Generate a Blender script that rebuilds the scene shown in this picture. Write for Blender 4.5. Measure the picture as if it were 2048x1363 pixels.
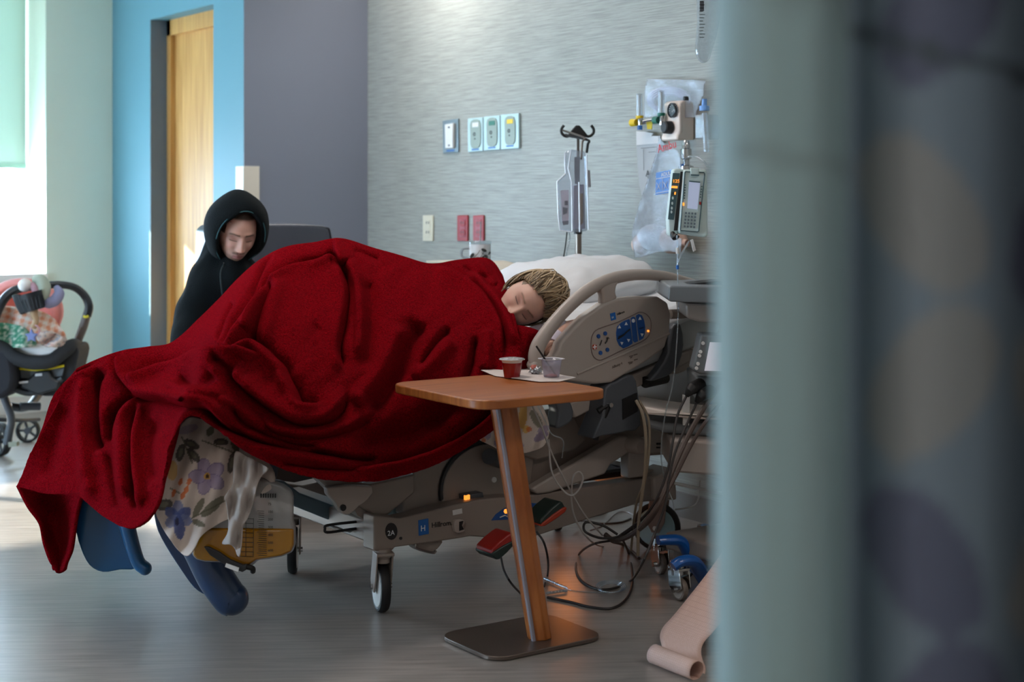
import bpy, bmesh, math, random
from mathutils import Vector, Matrix, noise
random.seed(7)
for _o in list(bpy.data.objects): bpy.data.objects.remove(_o)
SC = bpy.context.scene; COL = SC.collection
# ------------------------------------------------------------ camera, world, lights
H = 1.30; FP = 3050.0; HZ = 390.0; TH = math.atan2(.5714, .8207)
cam = bpy.data.cameras.new('camera'); camo = bpy.data.objects.new('camera', cam); COL.objects.link(camo)
camo.location = (0, 0, H); camo.rotation_euler = (math.pi/2, 0, -TH)
cam.sensor_width = 36; cam.lens = 36*FP/2048; cam.shift_y = -(681.5-HZ)/2048; cam.clip_start = .05
cam.dof.use_dof = True; cam.dof.focus_distance = 4.85; cam.dof.aperture_fstop = 3.0
SC.camera = camo
SC.view_settings.view_transform = 'Standard'; SC.view_settings.look = 'None'
SC.view_settings.exposure = 0.0; SC.view_settings.gamma = 1; SC.view_settings.use_curve_mapping = False
SC.cycles.use_denoising = True; SC.cycles.max_bounces = 10; SC.cycles.diffuse_bounces = 5
SC.cycles.transparent_max_bounces = 16; SC.cycles.sample_clamp_indirect = 6; SC.cycles.caustics_refractive = False; SC.cycles.caustics_reflective = False
w = bpy.data.worlds.new('sky'); SC.world = w; w.use_nodes = True
bg = w.node_tree.nodes['Background']; bg.inputs[0].default_value = (.57, .78, 1, 1); bg.inputs[1].default_value = 29
def light(name, kind, loc, power, color, size=1, sizey=None, direction=(0, 0, -1), angle=None):
    l = bpy.data.lights.new(name, kind); o = bpy.data.objects.new(name, l); COL.objects.link(o)
    o.location = loc; l.energy = power; l.color = color
    o.rotation_euler = Vector(direction).to_track_quat('-Z', 'Y').to_euler()
    if kind == 'AREA':
        l.size = size
        if sizey: l.shape = 'RECTANGLE'; l.size_y = sizey
    if kind == 'SUN': l.angle = angle or .01
    if kind in ('POINT', 'SPOT'): l.shadow_soft_size = size
    return o
light('sun', 'SUN', (1, 12, 5), 26, (1, .93, .80), direction=(.68, -1, -.384), angle=.012)
po = light('sky_portal', 'AREA', (.67, 9.66, 1.71), 1, (1, 1, 1), 4.55, 1.85, (0, -1, 0)); po.data.cycles.is_portal = True
po = light('sky_portal', 'AREA', (-2.98, 6.3, 1.05), 1, (1, 1, 1), 1.0, 3.0, (1, 0, 0)); po.data.cycles.is_portal = True  # portal for the window added in the left wall
light('wall_wash', 'AREA', (3.88, 6.35, 2.60), 16, (1, .96, .93), .12, 1.5, (.35, 0, -1))
light('ceiling_fill_light', 'AREA', (2.3, 4.6, 2.71), 20, (1, .87, .80), 1.1, .55)  # unseen ceiling lamp over the bed giving ambient fill
light('ceiling_fill_light', 'AREA', (-.6, 2.0, 2.71), 16, (1, .87, .80), 1.1, .55)  # unseen ceiling lamp, front fill for curtain and bed
light('headwall_fill_light', 'AREA', (3.2, 1.2, 2.71), 15, (1, .87, .80), 1.0, .55)  # unseen ceiling lamp inside the room, used as headwall and bed fill
light('ceiling_fill_light', 'AREA', (-.3, -.8, 2.71), 24, (1, .93, .88), 1.1, .55)  # added above the camera as front fill
light('bed_night_light', 'POINT', (3.36, 4.48, .19), .55, (1, .30, .06), .06)
# ------------------------------------------------------------ helpers
ST, CT = math.sin(TH), math.cos(TH)
Fv = Vector((ST, CT, 0)); Rv = Vector((CT, -ST, 0)); Uv = Vector((0, 0, 1)); Bv = -Fv
def ray(px, py): return Fv + Rv*((px-1024)/FP) + Uv*((HZ-py)/FP)
def pd(px, py, Z): return Vector((0, 0, H)) + ray(px, py)*Z          # a point at depth Z
def pv(px, py, v): r = ray(px, py); return Vector((0, 0, H)) + r*(v/r.y)  # on the plane y=v
def pu(px, py, u): r = ray(px, py); return Vector((0, 0, H)) + r*(u/r.x)
def pz(px, py, z): r = ray(px, py); return Vector((0, 0, H)) + r*((z-H)/r.z)
def project(p):
    d = p-Vector((0, 0, H)); Z = d.dot(Fv); return 1024+FP*d.dot(Rv)/Z, HZ-FP*d.z/Z
def lin(h):
    h = h.lstrip('#'); c = [int(h[i:i+2], 16)/255 for i in (0, 2, 4)]
    return tuple(x/12.92 if x <= .04045 else ((x+.055)/1.055)**2.4 for x in c)+(1,)
MC = {}
def mat(name, hexc='#888888', rough=.5, metal=0, var=.06, vscale=8, bump=0, bscale=60, spec=.5, alpha=1, trans=0, emit=None, estr=1, sheen=0, sss=0, coat=0, vcol=False):
    if name in MC: return MC[name]
    m = bpy.data.materials.new(name); m.use_nodes = True; nt = m.node_tree; N = nt.nodes; L = nt.links
    b = N['Principled BSDF']; c = lin(hexc)
    tc = N.new('ShaderNodeTexCoord'); no = N.new('ShaderNodeTexNoise'); no.inputs['Scale'].default_value = vscale; no.inputs['Detail'].default_value = 4
    L.new(tc.outputs['Object'], no.inputs['Vector'])
    mx = N.new('ShaderNodeMix'); mx.data_type = 'RGBA'
    mx.inputs[6].default_value = tuple(max(0, x*(1-var)) for x in c[:3])+(1,); mx.inputs[7].default_value = tuple(min(1, x*(1+var)) for x in c[:3])+(1,)
    L.new(no.outputs[0], mx.inputs[0])
    out = mx.outputs[2]
    if vcol:
        at = N.new('ShaderNodeAttribute'); at.attribute_name = 'Col'
        mu = N.new('ShaderNodeMix'); mu.data_type = 'RGBA'; mu.blend_type = 'MULTIPLY'; mu.inputs[0].default_value = 1
        L.new(out, mu.inputs[6]); L.new(at.outputs['Color'], mu.inputs[7]); out = mu.outputs[2]
    L.new(out, b.inputs['Base Color'])
    b.inputs['Roughness'].default_value = rough; b.inputs['Metallic'].default_value = metal
    b.inputs['Specular IOR Level'].default_value = spec; b.inputs['Alpha'].default_value = alpha
    b.inputs['Transmission Weight'].default_value = trans; b.inputs['Coat Weight'].default_value = coat
    if sheen: b.inputs['Sheen Weight'].default_value = sheen; b.inputs['Sheen Roughness'].default_value = .6
    if sss: b.inputs['Subsurface Weight'].default_value = sss; b.inputs['Subsurface Radius'].default_value = (.012, .005, .003); b.inputs['Subsurface Scale'].default_value = 1
    if emit: b.inputs['Emission Color'].default_value = lin(emit); b.inputs['Emission Strength'].default_value = estr
    if bump:
        n2 = N.new('ShaderNodeTexNoise'); n2.inputs['Scale'].default_value = bscale; n2.inputs['Detail'].default_value = 5
        L.new(tc.outputs['Object'], n2.inputs['Vector'])
        bp = N.new('ShaderNodeBump'); bp.inputs['Strength'].default_value = bump; bp.inputs['Distance'].default_value = .01
        L.new(n2.outputs[0], bp.inputs['Height']); L.new(bp.outputs[0], b.inputs['Normal'])
    MC[name] = m; return m
def thin(name, hexc, clear=.8, rough=.12, gloss=.15, milk=0):
    """thin clear plastic or glass: mostly transparent, some gloss, some milky diffuse"""
    if name in MC: return MC[name]
    m = bpy.data.materials.new(name); m.use_nodes = True; nt = m.node_tree; N = nt.nodes; L = nt.links
    N.remove(N['Principled BSDF']); o = N['Material Output']
    t = N.new('ShaderNodeBsdfTransparent'); t.inputs[0].default_value = lin(hexc)
    g = N.new('ShaderNodeBsdfGlossy'); g.inputs['Roughness'].default_value = rough; g.inputs[0].default_value = (.9, .95, 1, 1)
    d = N.new('ShaderNodeBsdfDiffuse'); d.inputs[0].default_value = lin(hexc)
    tr = N.new('ShaderNodeBsdfTranslucent'); tr.inputs[0].default_value = lin(hexc)
    dd = N.new('ShaderNodeMixShader'); dd.inputs[0].default_value = .4; L.new(d.outputs[0], dd.inputs[1]); L.new(tr.outputs[0], dd.inputs[2])
    lw = N.new('ShaderNodeLayerWeight'); lw.inputs[0].default_value = .45
    no = N.new('ShaderNodeTexNoise'); no.inputs['Scale'].default_value = 25
    bp = N.new('ShaderNodeBump'); bp.inputs['Strength'].default_value = .15; bp.inputs['Distance'].default_value = .01; L.new(no.outputs[0], bp.inputs['Height'])
    L.new(bp.outputs[0], g.inputs['Normal'])
    m1 = N.new('ShaderNodeMixShader'); m1.inputs[0].default_value = 1-clear if milk == 0 else milk
    L.new(t.outputs[0], m1.inputs[1]); L.new(dd.outputs[0], m1.inputs[2])
    ma = N.new('ShaderNodeMath'); ma.operation = 'MULTIPLY_ADD'; ma.inputs[1].default_value = .16; ma.inputs[2].default_value = gloss*.4
    L.new(lw.outputs['Facing'], ma.inputs[0])
    m2 = N.new('ShaderNodeMixShader'); L.new(ma.outputs[0], m2.inputs[0]); L.new(m1.outputs[0], m2.inputs[1]); L.new(g.outputs[0], m2.inputs[2])
    L.new(m2.outputs[0], o.inputs[0]); MC[name] = m; return m
def tag(o, label=None, cat=None, group=None, kind=None):
    if label: o['label'] = label
    if cat: o['category'] = cat
    if group: o['group'] = group
    if kind: o['kind'] = kind
    return o
ORI = {}
def parent(c, p):
    c.parent = p; c.matrix_parent_inverse = Matrix.Identity(4); c.location = Vector(c.location)-ORI[p.name]
def thing(name, label, cat, loc, group=None):
    o = bpy.data.objects.new(name, None); COL.objects.link(o); o.location = loc; o.empty_display_size = .1
    ORI[o.name] = Vector(loc); return tag(o, label, cat, group)
def obj(name, bm, m, par=None, smooth=True, ang=35, bevel=0, seg=2, sub=0, solid=0, label=None):
    bmesh.ops.recalc_face_normals(bm, faces=bm.faces[:]) if bm.faces else None
    me = bpy.data.meshes.new(name)
    lo = Vector((1e9,)*3); hi = -lo
    for v in bm.verts:
        for k in range(3): lo[k] = min(lo[k], v.co[k]); hi[k] = max(hi[k], v.co[k])
    c = (lo+hi)/2; c.z = lo.z
    for v in bm.verts: v.co -= c
    bm.to_mesh(me); bm.free()
    for mm in (m if isinstance(m, (list, tuple)) else [m]): me.materials.append(mm)
    if smooth:
        me.shade_smooth()
        if ang < 170: me.set_sharp_from_angle(angle=math.radians(ang))
    o = bpy.data.objects.new(name, me); COL.objects.link(o); o.location = c; ORI[o.name] = Vector(c)
    if solid: md = o.modifiers.new('solid', 'SOLIDIFY'); md.thickness = solid; md.offset = 0
    if bevel: md = o.modifiers.new('bevel', 'BEVEL'); md.width = bevel; md.segments = seg; md.limit_method = 'ANGLE'; md.angle_limit = math.radians(30); md.harden_normals = False
    if sub: md = o.modifiers.new('sub', 'SUBSURF'); md.levels = sub; md.render_levels = sub
    if par: 
        parent(o, par)
    if label: o['label'] = label
    return o
def place(o, p=None):
    return o
def box(bm, c, s, rz=0, M=None):
    r = bmesh.ops.create_cube(bm, size=1)['verts']
    T = Matrix.Translation(c) @ (Matrix.Rotation(rz, 4, 'Z') if M is None else M.to_4x4()) @ Matrix.Diagonal((*s, 1))
    bmesh.ops.transform(bm, matrix=T, verts=r); return bm
def bx(c, s, rz=0, M=None): return box(bmesh.new(), c, s, rz, M)
def mm(lo, hi): return bx([(a+b)/2 for a, b in zip(lo, hi)], [abs(b-a) for a, b in zip(lo, hi)])
def frame_of(d):
    d = d.normalized(); a = Vector((0, 0, 1)) if abs(d.z) < .9 else Vector((1, 0, 0))
    x = d.cross(a).normalized(); return x, d.cross(x).normalized()
def cat(P, n=6, closed=False):
    P = [Vector(p) for p in P]; out = []; N_ = len(P)
    rng = range(N_ if closed else N_-1)
    for i in rng:
        p0 = P[(i-1) % N_] if closed or i > 0 else P[0]*2-P[1]
        p1 = P[i]; p2 = P[(i+1) % N_]
        p3 = P[(i+2) % N_] if closed or i+2 < N_ else P[-1]*2-P[-2]
        for k in range(n):
            t = k/n; out.append(.5*((2*p1)+(p2-p0)*t+(2*p0-5*p1+4*p2-p3)*t*t+(3*p1-p0-3*p2+p3)*t**3))
    if not closed: out.append(P[-1].copy())
    return out
def tube(bm, P, r, n=8, sm=0, cap=True, closed=False, flat=1, refx=None):
    P = cat(P, sm, closed) if sm else [Vector(p) for p in P]
    rs = r if callable(r) else (lambda t: r) if not isinstance(r, (list, tuple)) else None
    if rs is None:
        rl = r; rs = lambda t: rl[min(int(t*(len(rl)-1)), len(rl)-2)]*(1-(t*(len(rl)-1)-min(int(t*(len(rl)-1)), len(rl)-2)))+rl[min(int(t*(len(rl)-1)), len(rl)-2)+1]*(t*(len(rl)-1)-min(int(t*(len(rl)-1)), len(rl)-2))
    rings = []; px = None; M_ = len(P)
    for i, p in enumerate(P):
        d = (P[(i+1) % M_]-P[i-1]) if closed else (P[min(i+1, M_-1)]-P[max(i-1, 0)])
        if d.length < 1e-9: d = Vector((0, 0, 1))
        d.normalize()
        if px is None: x = refx if refx else frame_of(d)[0]
        else: x = px-d*px.dot(d)
        if x.length < 1e-6: x = frame_of(d)[0]
        x = (x-d*x.dot(d)).normalized(); px = x; y = d.cross(x); rr = rs(i/max(1, M_-1))
        rings.append([bm.verts.new(p+x*rr*math.cos(a)+y*rr*flat*math.sin(a)) for a in (2*math.pi*k/n for k in range(n))])
    for i in range(M_ if closed else M_-1):
        A, Bq = rings[i], rings[(i+1) % M_]
        for k in range(n): bm.faces.new((A[k], A[(k+1) % n], Bq[(k+1) % n], Bq[k]))
    if cap and not closed: bm.faces.new(rings[0]); bm.faces.new(rings[-1][::-1])
    return bm
def tb(P, r, n=8, sm=0, **k): return tube(bmesh.new(), P, r, n, sm, **k)
def cyl(bm, a, b, r, r2=None, n=20): return tube(bm, [a, b], [r, r if r2 is None else r2], n)
def lathe(bm, a, d, prof, n=24):
    """prof: (distance along d, radius)"""
    a = Vector(a); d = Vector(d).normalized(); x, y = frame_of(d); R_ = []
    for s, r in prof:
        if r < 1e-6: R_.append([bm.verts.new(a+d*s)])
        else: R_.append([bm.verts.new(a+d*s+x*r*math.cos(t)+y*r*math.sin(t)) for t in (2*math.pi*k/n for k in range(n))])
    for A, B_ in zip(R_, R_[1:]):
        if len(A) == 1 and len(B_) == 1: continue
        for k in range(n):
            j = (k+1) % n
            if len(A) == 1: bm.faces.new((A[0], B_[j], B_[k]))
            elif len(B_) == 1: bm.faces.new((A[k], A[j], B_[0]))
            else: bm.faces.new((A[k], A[j], B_[j], B_[k]))
    return bm
def lt(a, d, prof, n=24): return lathe(bmesh.new(), a, d, prof, n)
def prism(bm, pts, off):
    a = [bm.verts.new(p) for p in pts]; b = [bm.verts.new(Vector(p)+Vector(off)) for p in pts]; n = len(a)
    bm.faces.new(a); bm.faces.new(b[::-1])
    for i in range(n): bm.faces.new((a[i], b[i], b[(i+1) % n], a[(i+1) % n]))
    return bm
def V3(p): return Vector((p[0], p[1], 0))
def outline(pts, sm=0):
    return [(q.x, q.y) for q in cat([V3(p) for p in pts], sm, True)] if sm else pts
def slab(pts, v, th, sm=0, bm=None): return prism(bm or bmesh.new(), [pv(x, y, v) for x, y in outline(pts, sm)], (0, th, 0))
def slabu(pts, u, th, sm=0, bm=None): return prism(bm or bmesh.new(), [pu(x, y, u) for x, y in outline(pts, sm)], (th, 0, 0))
def slabz(pts, z, th, sm=0, bm=None): return prism(bm or bmesh.new(), [pz(x, y, z) for x, y in outline(pts, sm)], (0, 0, th))
def grid(bm, rows, closed=False):
    R_ = [[bm.verts.new(p) for p in row] for row in rows]
    for A, B_ in zip(R_, R_[1:]):
        n = len(A)
        for k in range(n if closed else n-1): bm.faces.new((A[k], A[(k+1) % n], B_[(k+1) % n], B_[k]))
    return R_
def text(name, s, size, m, loc, xd, up, par=None, ext=.0004, align='LEFT', label=None):
    cu = bpy.data.curves.new(name, 'FONT'); cu.body = s; cu.size = size; cu.extrude = ext; cu.align_x = align; cu.resolution_u = 3
    o = bpy.data.objects.new('t', cu); COL.objects.link(o); bpy.context.view_layer.update()
    me = bpy.data.meshes.new_from_object(o.evaluated_get(bpy.context.evaluated_depsgraph_get())); bpy.data.objects.remove(o)
    xd = Vector(xd).normalized(); up = Vector(up); up = (up-xd*up.dot(xd)).normalized(); z = xd.cross(up)
    me.transform(Matrix((xd, up, z)).transposed().to_4x4()); me.materials.clear(); me.materials.append(m)
    q = bpy.data.objects.new(name, me); COL.objects.link(q); q.location = loc; ORI[q.name] = Vector(loc)
    if par: parent(q, par)
    if label: q['label'] = label
    return q
def vcolors(o, fn):
    me = o.data; a = me.color_attributes.new('Col', 'FLOAT_COLOR', 'POINT')
    for i, v in enumerate(me.vertices): a.data[i].color = (*fn(i, v.co), 1)
def sstep(a, b, x): t = max(0, min(1, (x-a)/(b-a))); return t*t*(3-2*t)
def ga(x, s): return math.exp(-(x/s)**2)
# ------------------------------------------------------------ the room
UH, VG, UB, VW = 4.09, 7.25, 3.36, 9.15; CZ = 2.75
def wall_mat(name, hexc, stripes=False, rough=.55):
    m = mat(name, hexc, rough, var=.03, vscale=3, bump=.04, bscale=220, spec=.25)
    if not stripes: return m
    nt = m.node_tree; N = nt.nodes; L = nt.links; b = N['Principled BSDF']
    tc = N.new('ShaderNodeTexCoord'); mp = N.new('ShaderNodeMapping'); mp.inputs['Scale'].default_value = (1, 5, 230)
    L.new(tc.outputs['Object'], mp.inputs['Vector'])
    no = N.new('ShaderNodeTexNoise'); no.inputs['Scale'].default_value = 1; no.inputs['Detail'].default_value = 4; no.inputs['Roughness'].default_value = .7
    L.new(mp.outputs[0], no.inputs['Vector'])
    r = N.new('ShaderNodeValToRGB'); c = lin(hexc)
    r.color_ramp.elements[0].position = .34; r.color_ramp.elements[0].color = tuple(x*.70 for x in c[:3])+(1,)
    r.color_ramp.elements[1].position = .62; r.color_ramp.elements[1].color = tuple(min(1, x*1.12) for x in c[:3])+(1,)
    L.new(no.outputs[0], r.inputs[0]); L.new(r.outputs[0], b.inputs['Base Color'])
    bp = N.new('ShaderNodeBump'); bp.inputs['Strength'].default_value = .25; bp.inputs['Distance'].default_value = .002
    L.new(no.outputs[0], bp.inputs['Height']); L.new(bp.outputs[0], b.inputs['Normal']); return m
WP = wall_mat('striated_wallpaper', '#9fa19a', True, .42)
BLUE = wall_mat('blue_wall_paint', '#5f8c98'); GREY = wall_mat('grey_wall_paint', '#767b88', rough=.38); GREEN = wall_mat('pale_green_wall_paint', '#d6e0cf'); OFFW = wall_mat('off_white_paint', '#c8c4bd'); CEI = wall_mat('ceiling_paint', '#cfcfcb')
TRIMG = mat('baseboard_vinyl', '#c4c2ba', .4)
def S(name, bm, m, **k): o = obj(name, bm, m, smooth=False, **k); o['kind'] = 'structure'; return o
fm = bpy.data.materials.new('vinyl_floor'); fm.use_nodes = True; nt = fm.node_tree; N = nt.nodes; L = nt.links; b = N['Principled BSDF']
tc = N.new('ShaderNodeTexCoord'); mp = N.new('ShaderNodeMapping'); mp.inputs['Rotation'].default_value = (0, 0, math.radians(30)); mp.inputs['Scale'].default_value = (4, 55, 1)
mp0 = N.new('ShaderNodeMapping'); L.new(tc.outputs['Object'], mp0.inputs['Vector']); mp0.inputs['Rotation'].default_value = (0, 0, math.radians(32))
mp.inputs['Rotation'].default_value = (0, 0, 0); L.new(mp0.outputs[0], mp.inputs['Vector'])
no = N.new('ShaderNodeTexNoise'); no.inputs['Scale'].default_value = 1; no.inputs['Detail'].default_value = 5; no.inputs['Roughness'].default_value = .6; L.new(mp.outputs[0], no.inputs['Vector'])
r = N.new('ShaderNodeValToRGB'); r.color_ramp.elements[0].position = .3; r.color_ramp.elements[0].color = lin('#7b756f'); r.color_ramp.elements[1].position = .72; r.color_ramp.elements[1].color = lin('#a39c95')
L.new(no.outputs[0], r.inputs[0]); L.new(r.outputs[0], b.inputs['Base Color'])
rr = N.new('ShaderNodeMapRange'); rr.inputs['To Min'].default_value = .26; rr.inputs['To Max'].default_value = .40; L.new(no.outputs[0], rr.inputs['Value']); L.new(rr.outputs[0], b.inputs['Roughness'])
bp = N.new('ShaderNodeBump'); bp.inputs['Strength'].default_value = .07; bp.inputs['Distance'].default_value = .003; L.new(no.outputs[0], bp.inputs['Height']); L.new(bp.outputs[0], b.inputs['Normal'])
b.inputs['Specular IOR Level'].default_value = 1.0
UL, VL = -2.8, -1.8
S('floor', mm((UL, VL, -.1), (UH, VW, 0)), fm)
S('ceiling', mm((UL, VL, CZ), (UH, VW, CZ+.1)), CEI)
S('wall_head', mm((UH, VL, 0), (UH+.15, VG, CZ)), WP)
S('wall_grey', mm((UB+.0005, VG-.004, 0), (UH+.15, VG+.1, CZ)), GREY)
# blue wall with the door recess
dv0, dv1, dz = 7.63, 8.53, 2.325
bm = mm((UB, VG+.0, 0), (UB+.14, dv0, CZ)); box(bm, (UB+.07, (dv1+VW)/2, CZ/2), (.14, VW-dv1, CZ)); box(bm, (UB+.07, (dv0+dv1)/2, (dz+CZ)/2), (.14, dv1-dv0, CZ-dz))
S('wall_blue', bm, BLUE)
WOOD = mat('maple_veneer', '#c08f4e', .5, var=.10, vscale=3)
nt = WOOD.node_tree; N = nt.nodes; L = nt.links; b = N['Principled BSDF']; tc = N.new('ShaderNodeTexCoord'); mp = N.new('ShaderNodeMapping'); mp.inputs['Scale'].default_value = (60, 60, 2); L.new(tc.outputs['Object'], mp.inputs['Vector'])
no = N.new('ShaderNodeTexNoise'); no.inputs['Scale'].default_value = 1; no.inputs['Detail'].default_value = 3; L.new(mp.outputs[0], no.inputs['Vector']); r = N.new('ShaderNodeValToRGB')
r.color_ramp.elements[0].color = lin('#a8763a'); r.color_ramp.elements[1].color = lin('#cf9f5c'); r.color_ramp.elements[0].position = .3; r.color_ramp.elements[1].position = .7; L.new(no.outputs[0], r.inputs[0]); L.new(r.outputs[0], b.inputs['Base Color'])
d = S('door_1', mm((UB+.13, dv0-.02, .01), (UB+.17, dv1-.06, dz-.09)), WOOD)
fr = bmesh.new(); box(fr, (UB+.125, (dv0+dv1)/2, dz-.045), (.05, dv1-dv0, .09)); box(fr, (UB+.125, dv1-.03, dz/2), (.05, .06, dz)); o = obj('door_frame', fr, WOOD, d, smooth=False)
rv = obj('reveal', mm((UB+.0, dv1-.006, 0), (UB+.10, dv1, dz)), mat('reveal_paint', '#5d6c79', .4), d, smooth=False)
STEEL = mat('brushed_steel', '#a9a9a6', .3, 1); CHROME = mat('chrome', '#c8c8c8', .12, 1)
obj('door_handle', tb([(UB+.12, dv0+.08, 1.0), (UB+.07, dv0+.08, 1.0), (UB+.07, dv0+.2, 1.0)], .009, 10), STEEL, d)
# window wall: opening u -.9..2.946, z .80..2.62, with a deep lit reveal
wu0, wu1, wz0, wz1, wt = -1.6, 2.946, .80, 2.62, .48
bm = mm((UL, VW, 0), (wu0, VW+wt, CZ)); box(bm, ((wu1+UB+.14)/2, VW+wt/2, CZ/2), (UB+.14-wu1, wt, CZ)); box(bm, ((wu0+wu1)/2, VW+wt/2, wz0/2), (wu1-wu0, wt, wz0)); box(bm, ((wu0+wu1)/2, VW+wt/2, (wz1+CZ)/2), (wu1-wu0, wt, CZ-wz1))
S('wall_window', bm, GREEN)
WHITE = mat('white_paint', '#e8e8e6', .35)
wf = bmesh.new(); vy = VW+.40
for a, b_ in (((wu0, vy, wz0), (wu1, vy+.05, wz0+.03)), ((wu0, vy, wz1-.06), (wu1, vy+.05, wz1)), ((wu1-.06, vy, wz0), (wu1, vy+.05, wz1)), ((wu0, vy, wz0), (wu0+.06, vy+.05, wz1))):
    box(wf, [(p+q)/2 for p, q in zip(a, b_)], [q-p for p, q in zip(a, b_)])
win = S('window_1', wf, WHITE)
for mu in (1.85, .85, -.1): obj('mullion', mm((mu, vy, wz0), (mu+.06, vy+.05, wz1)), WHITE, win, smooth=False)
GLASS = thin('window_glass', '#ffffff', 1, .02, .04)
for i, (a, b_) in enumerate(((wu0+.06, -.1), (-.04, .85), (.91, 1.85), (1.91, wu1-.06))): obj('pane', mm((a, vy+.02, wz0+.07), (b_, vy+.026, wz1-.06)), GLASS, win, smooth=False)
obj('window_sill', mm((wu0, VW-.03, wz0-.03), (wu1, VW+.398, wz0+.031)), WHITE, win, smooth=False)
BL = bpy.data.materials.new('blind_fabric'); BL.use_nodes = True; nt = BL.node_tree; N = nt.nodes; L = nt.links; b = N['Principled BSDF']; b.inputs['Base Color'].default_value = lin('#b9c9c0'); b.inputs['Roughness'].default_value = .8
t = N.new('ShaderNodeBsdfTranslucent'); t.inputs[0].default_value = lin('#b2c6bb'); mx = N.new('ShaderNodeMixShader'); mx.inputs[0].default_value = .22
wv = N.new('ShaderNodeTexNoise'); wv.inputs['Scale'].default_value = 120; bp = N.new('ShaderNodeBump'); bp.inputs['Strength'].default_value = .2; L.new(wv.outputs[0], bp.inputs['Height']); L.new(bp.outputs[0], b.inputs['Normal'])
L.new(b.outputs[0], mx.inputs[1]); L.new(t.outputs[0], mx.inputs[2]); L.new(mx.outputs[0], N['Material Output'].inputs[0])
bl = thing('roller_blind', 'pale green roller blind drawn halfway down the bright window', 'blind', (1.6, VW+.35, 1.47))
obj('blind_cloth', mm((wu0+.02, VW+.35, 1.49), (2.935, VW+.352, 2.56)), BL, bl, smooth=False)
obj('hem_bar', mm((wu0+.02, VW+.342, 1.465), (2.935, VW+.36, 1.495)), mat('blind_bar', '#8fb0a0', .5), bl, smooth=False)
obj('roller', tb([(wu0, VW+.34, 2.58), (wu1-.02, VW+.34, 2.58)], .03, 16), WHITE, bl)
# other walls (not in view) close the room
bm = mm((UL-.12, VL, 0), (UL, 4.8, CZ)); box(bm, (UL-.06, (7.8+VW)/2, CZ/2), (.12, VW-7.8, CZ)); box(bm, (UL-.06, 6.3, .275), (.12, 3.0, .55)); box(bm, (UL-.06, 6.3, (1.55+CZ)/2), (.12, 3.0, CZ-1.55)); S('wall_left', bm, OFFW)
bm = bmesh.new()
for a, b_ in (((4.8, .55), (7.8, .61)), ((4.8, 1.49), (7.8, 1.55)), ((4.8, .55), (4.86, 1.55)), ((7.74, .55), (7.8, 1.55)), ((6.27, .55), (6.33, 1.55))): box(bm, (UL-.08, (a[0]+b_[0])/2, (a[1]+b_[1])/2), (.05, b_[0]-a[0], b_[1]-a[1]))
win = S('added_light_window', bm, WHITE)  # unseen window added to throw blue daylight on the floor
for a, b_ in ((4.86, 6.27), (6.33, 7.74)): obj('pane', mm((UL-.083, a, .61), (UL-.077, b_, 1.49)), GLASS, win, smooth=False)
S('wall_near', mm((UL, VL-.12, 0), (UH+.15, VL, CZ)), OFFW)
S('wall_door_back', mm((UB+.26, VG+.12, 0), (UB+.30, VW+.3, CZ)), OFFW)
S('baseboard_window', mm((UL, VW-.012, 0), (UB, VW, .10)), TRIMG); S('baseboard_head', mm((UH-.012, VL, 0), (UH, VG, .10)), mat('grey_baseboard', '#7d7a76', .45))
S('baseboard_grey', mm((UB, VG-.012, 0), (UH, VG, .10)), mat('grey_baseboard'))
for i, (a, b_) in enumerate(((VG, dv0), (dv1, VW))): S('baseboard_blue', mm((UB-.012, a, 0), (UB, b_, .10)), mat('grey_baseboard'))
# corner guard on the outside corner
cg = mat('corner_guard_plastic', '#cfc8ba', .4); bm = mm((UB-.006, VG-.011, .1), (UB+.085, VG-.004, 1.45)); box(bm, (UB-.003, VG+.04, .775), (.006, .09, 1.35))
S('trim_1', bm, cg, bevel=.002)
# unseen ceiling panels put in as fill light, modelled as fixtures
for i, (x, y, sx, sy) in enumerate(((2.3, 4.6, 1.2, .6), (-.6, 2, 1.2, .6), (3.2, 1.2, 1.1, .6), (-.3, -.8, 1.2, .6))):
    bm = bmesh.new()
    for dx, dy, ax, ay in ((0, sy/2, sx+.04, .04), (0, -sy/2, sx+.04, .04), (sx/2, 0, .04, sy), (-sx/2, 0, .04, sy)): box(bm, (x+dx, y+dy, CZ-.01), (ax, ay, .02))
    lab = ('unseen ceiling fill panel above the bed', 'unseen ceiling fill panel left of the camera', 'unseen ceiling fill panel behind the curtain', 'unseen front fill panel above the camera')[i]
    t_ = thing('ceiling_fill_panel', lab, 'ceiling light', (x, y, CZ-.02), 'ceiling fill panels'); obj('frame', bm, WHITE, t_, smooth=False)
    obj('diffuser', mm((x-sx/2, y-sy/2, CZ-.012), (x+sx/2, y+sy/2, CZ-.006)), mat('light_diffuser', '#f4efe6', .5, emit='#ffe9d8', estr=1.2), t_, smooth=False)
wl = thing('wall_light', 'slim linear light fitting at the top of the striped wall', 'wall light', (3.9, 6.35, 2.62))
obj('housing', mm((3.80, 5.55, 2.63), (3.97, 7.15, 2.69)), WHITE, wl, smooth=False)
for yy in (5.7, 7.0): obj('stem', mm((3.86, yy, 2.69), (3.90, yy+.04, CZ)), WHITE, wl, smooth=False)
obj('lens', mm((3.82, 5.57, 2.615), (3.95, 7.13, 2.63)), mat('lamp_lens', '#ffffff', .4, emit='#fff4ea', estr=6), wl, smooth=False)
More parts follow.
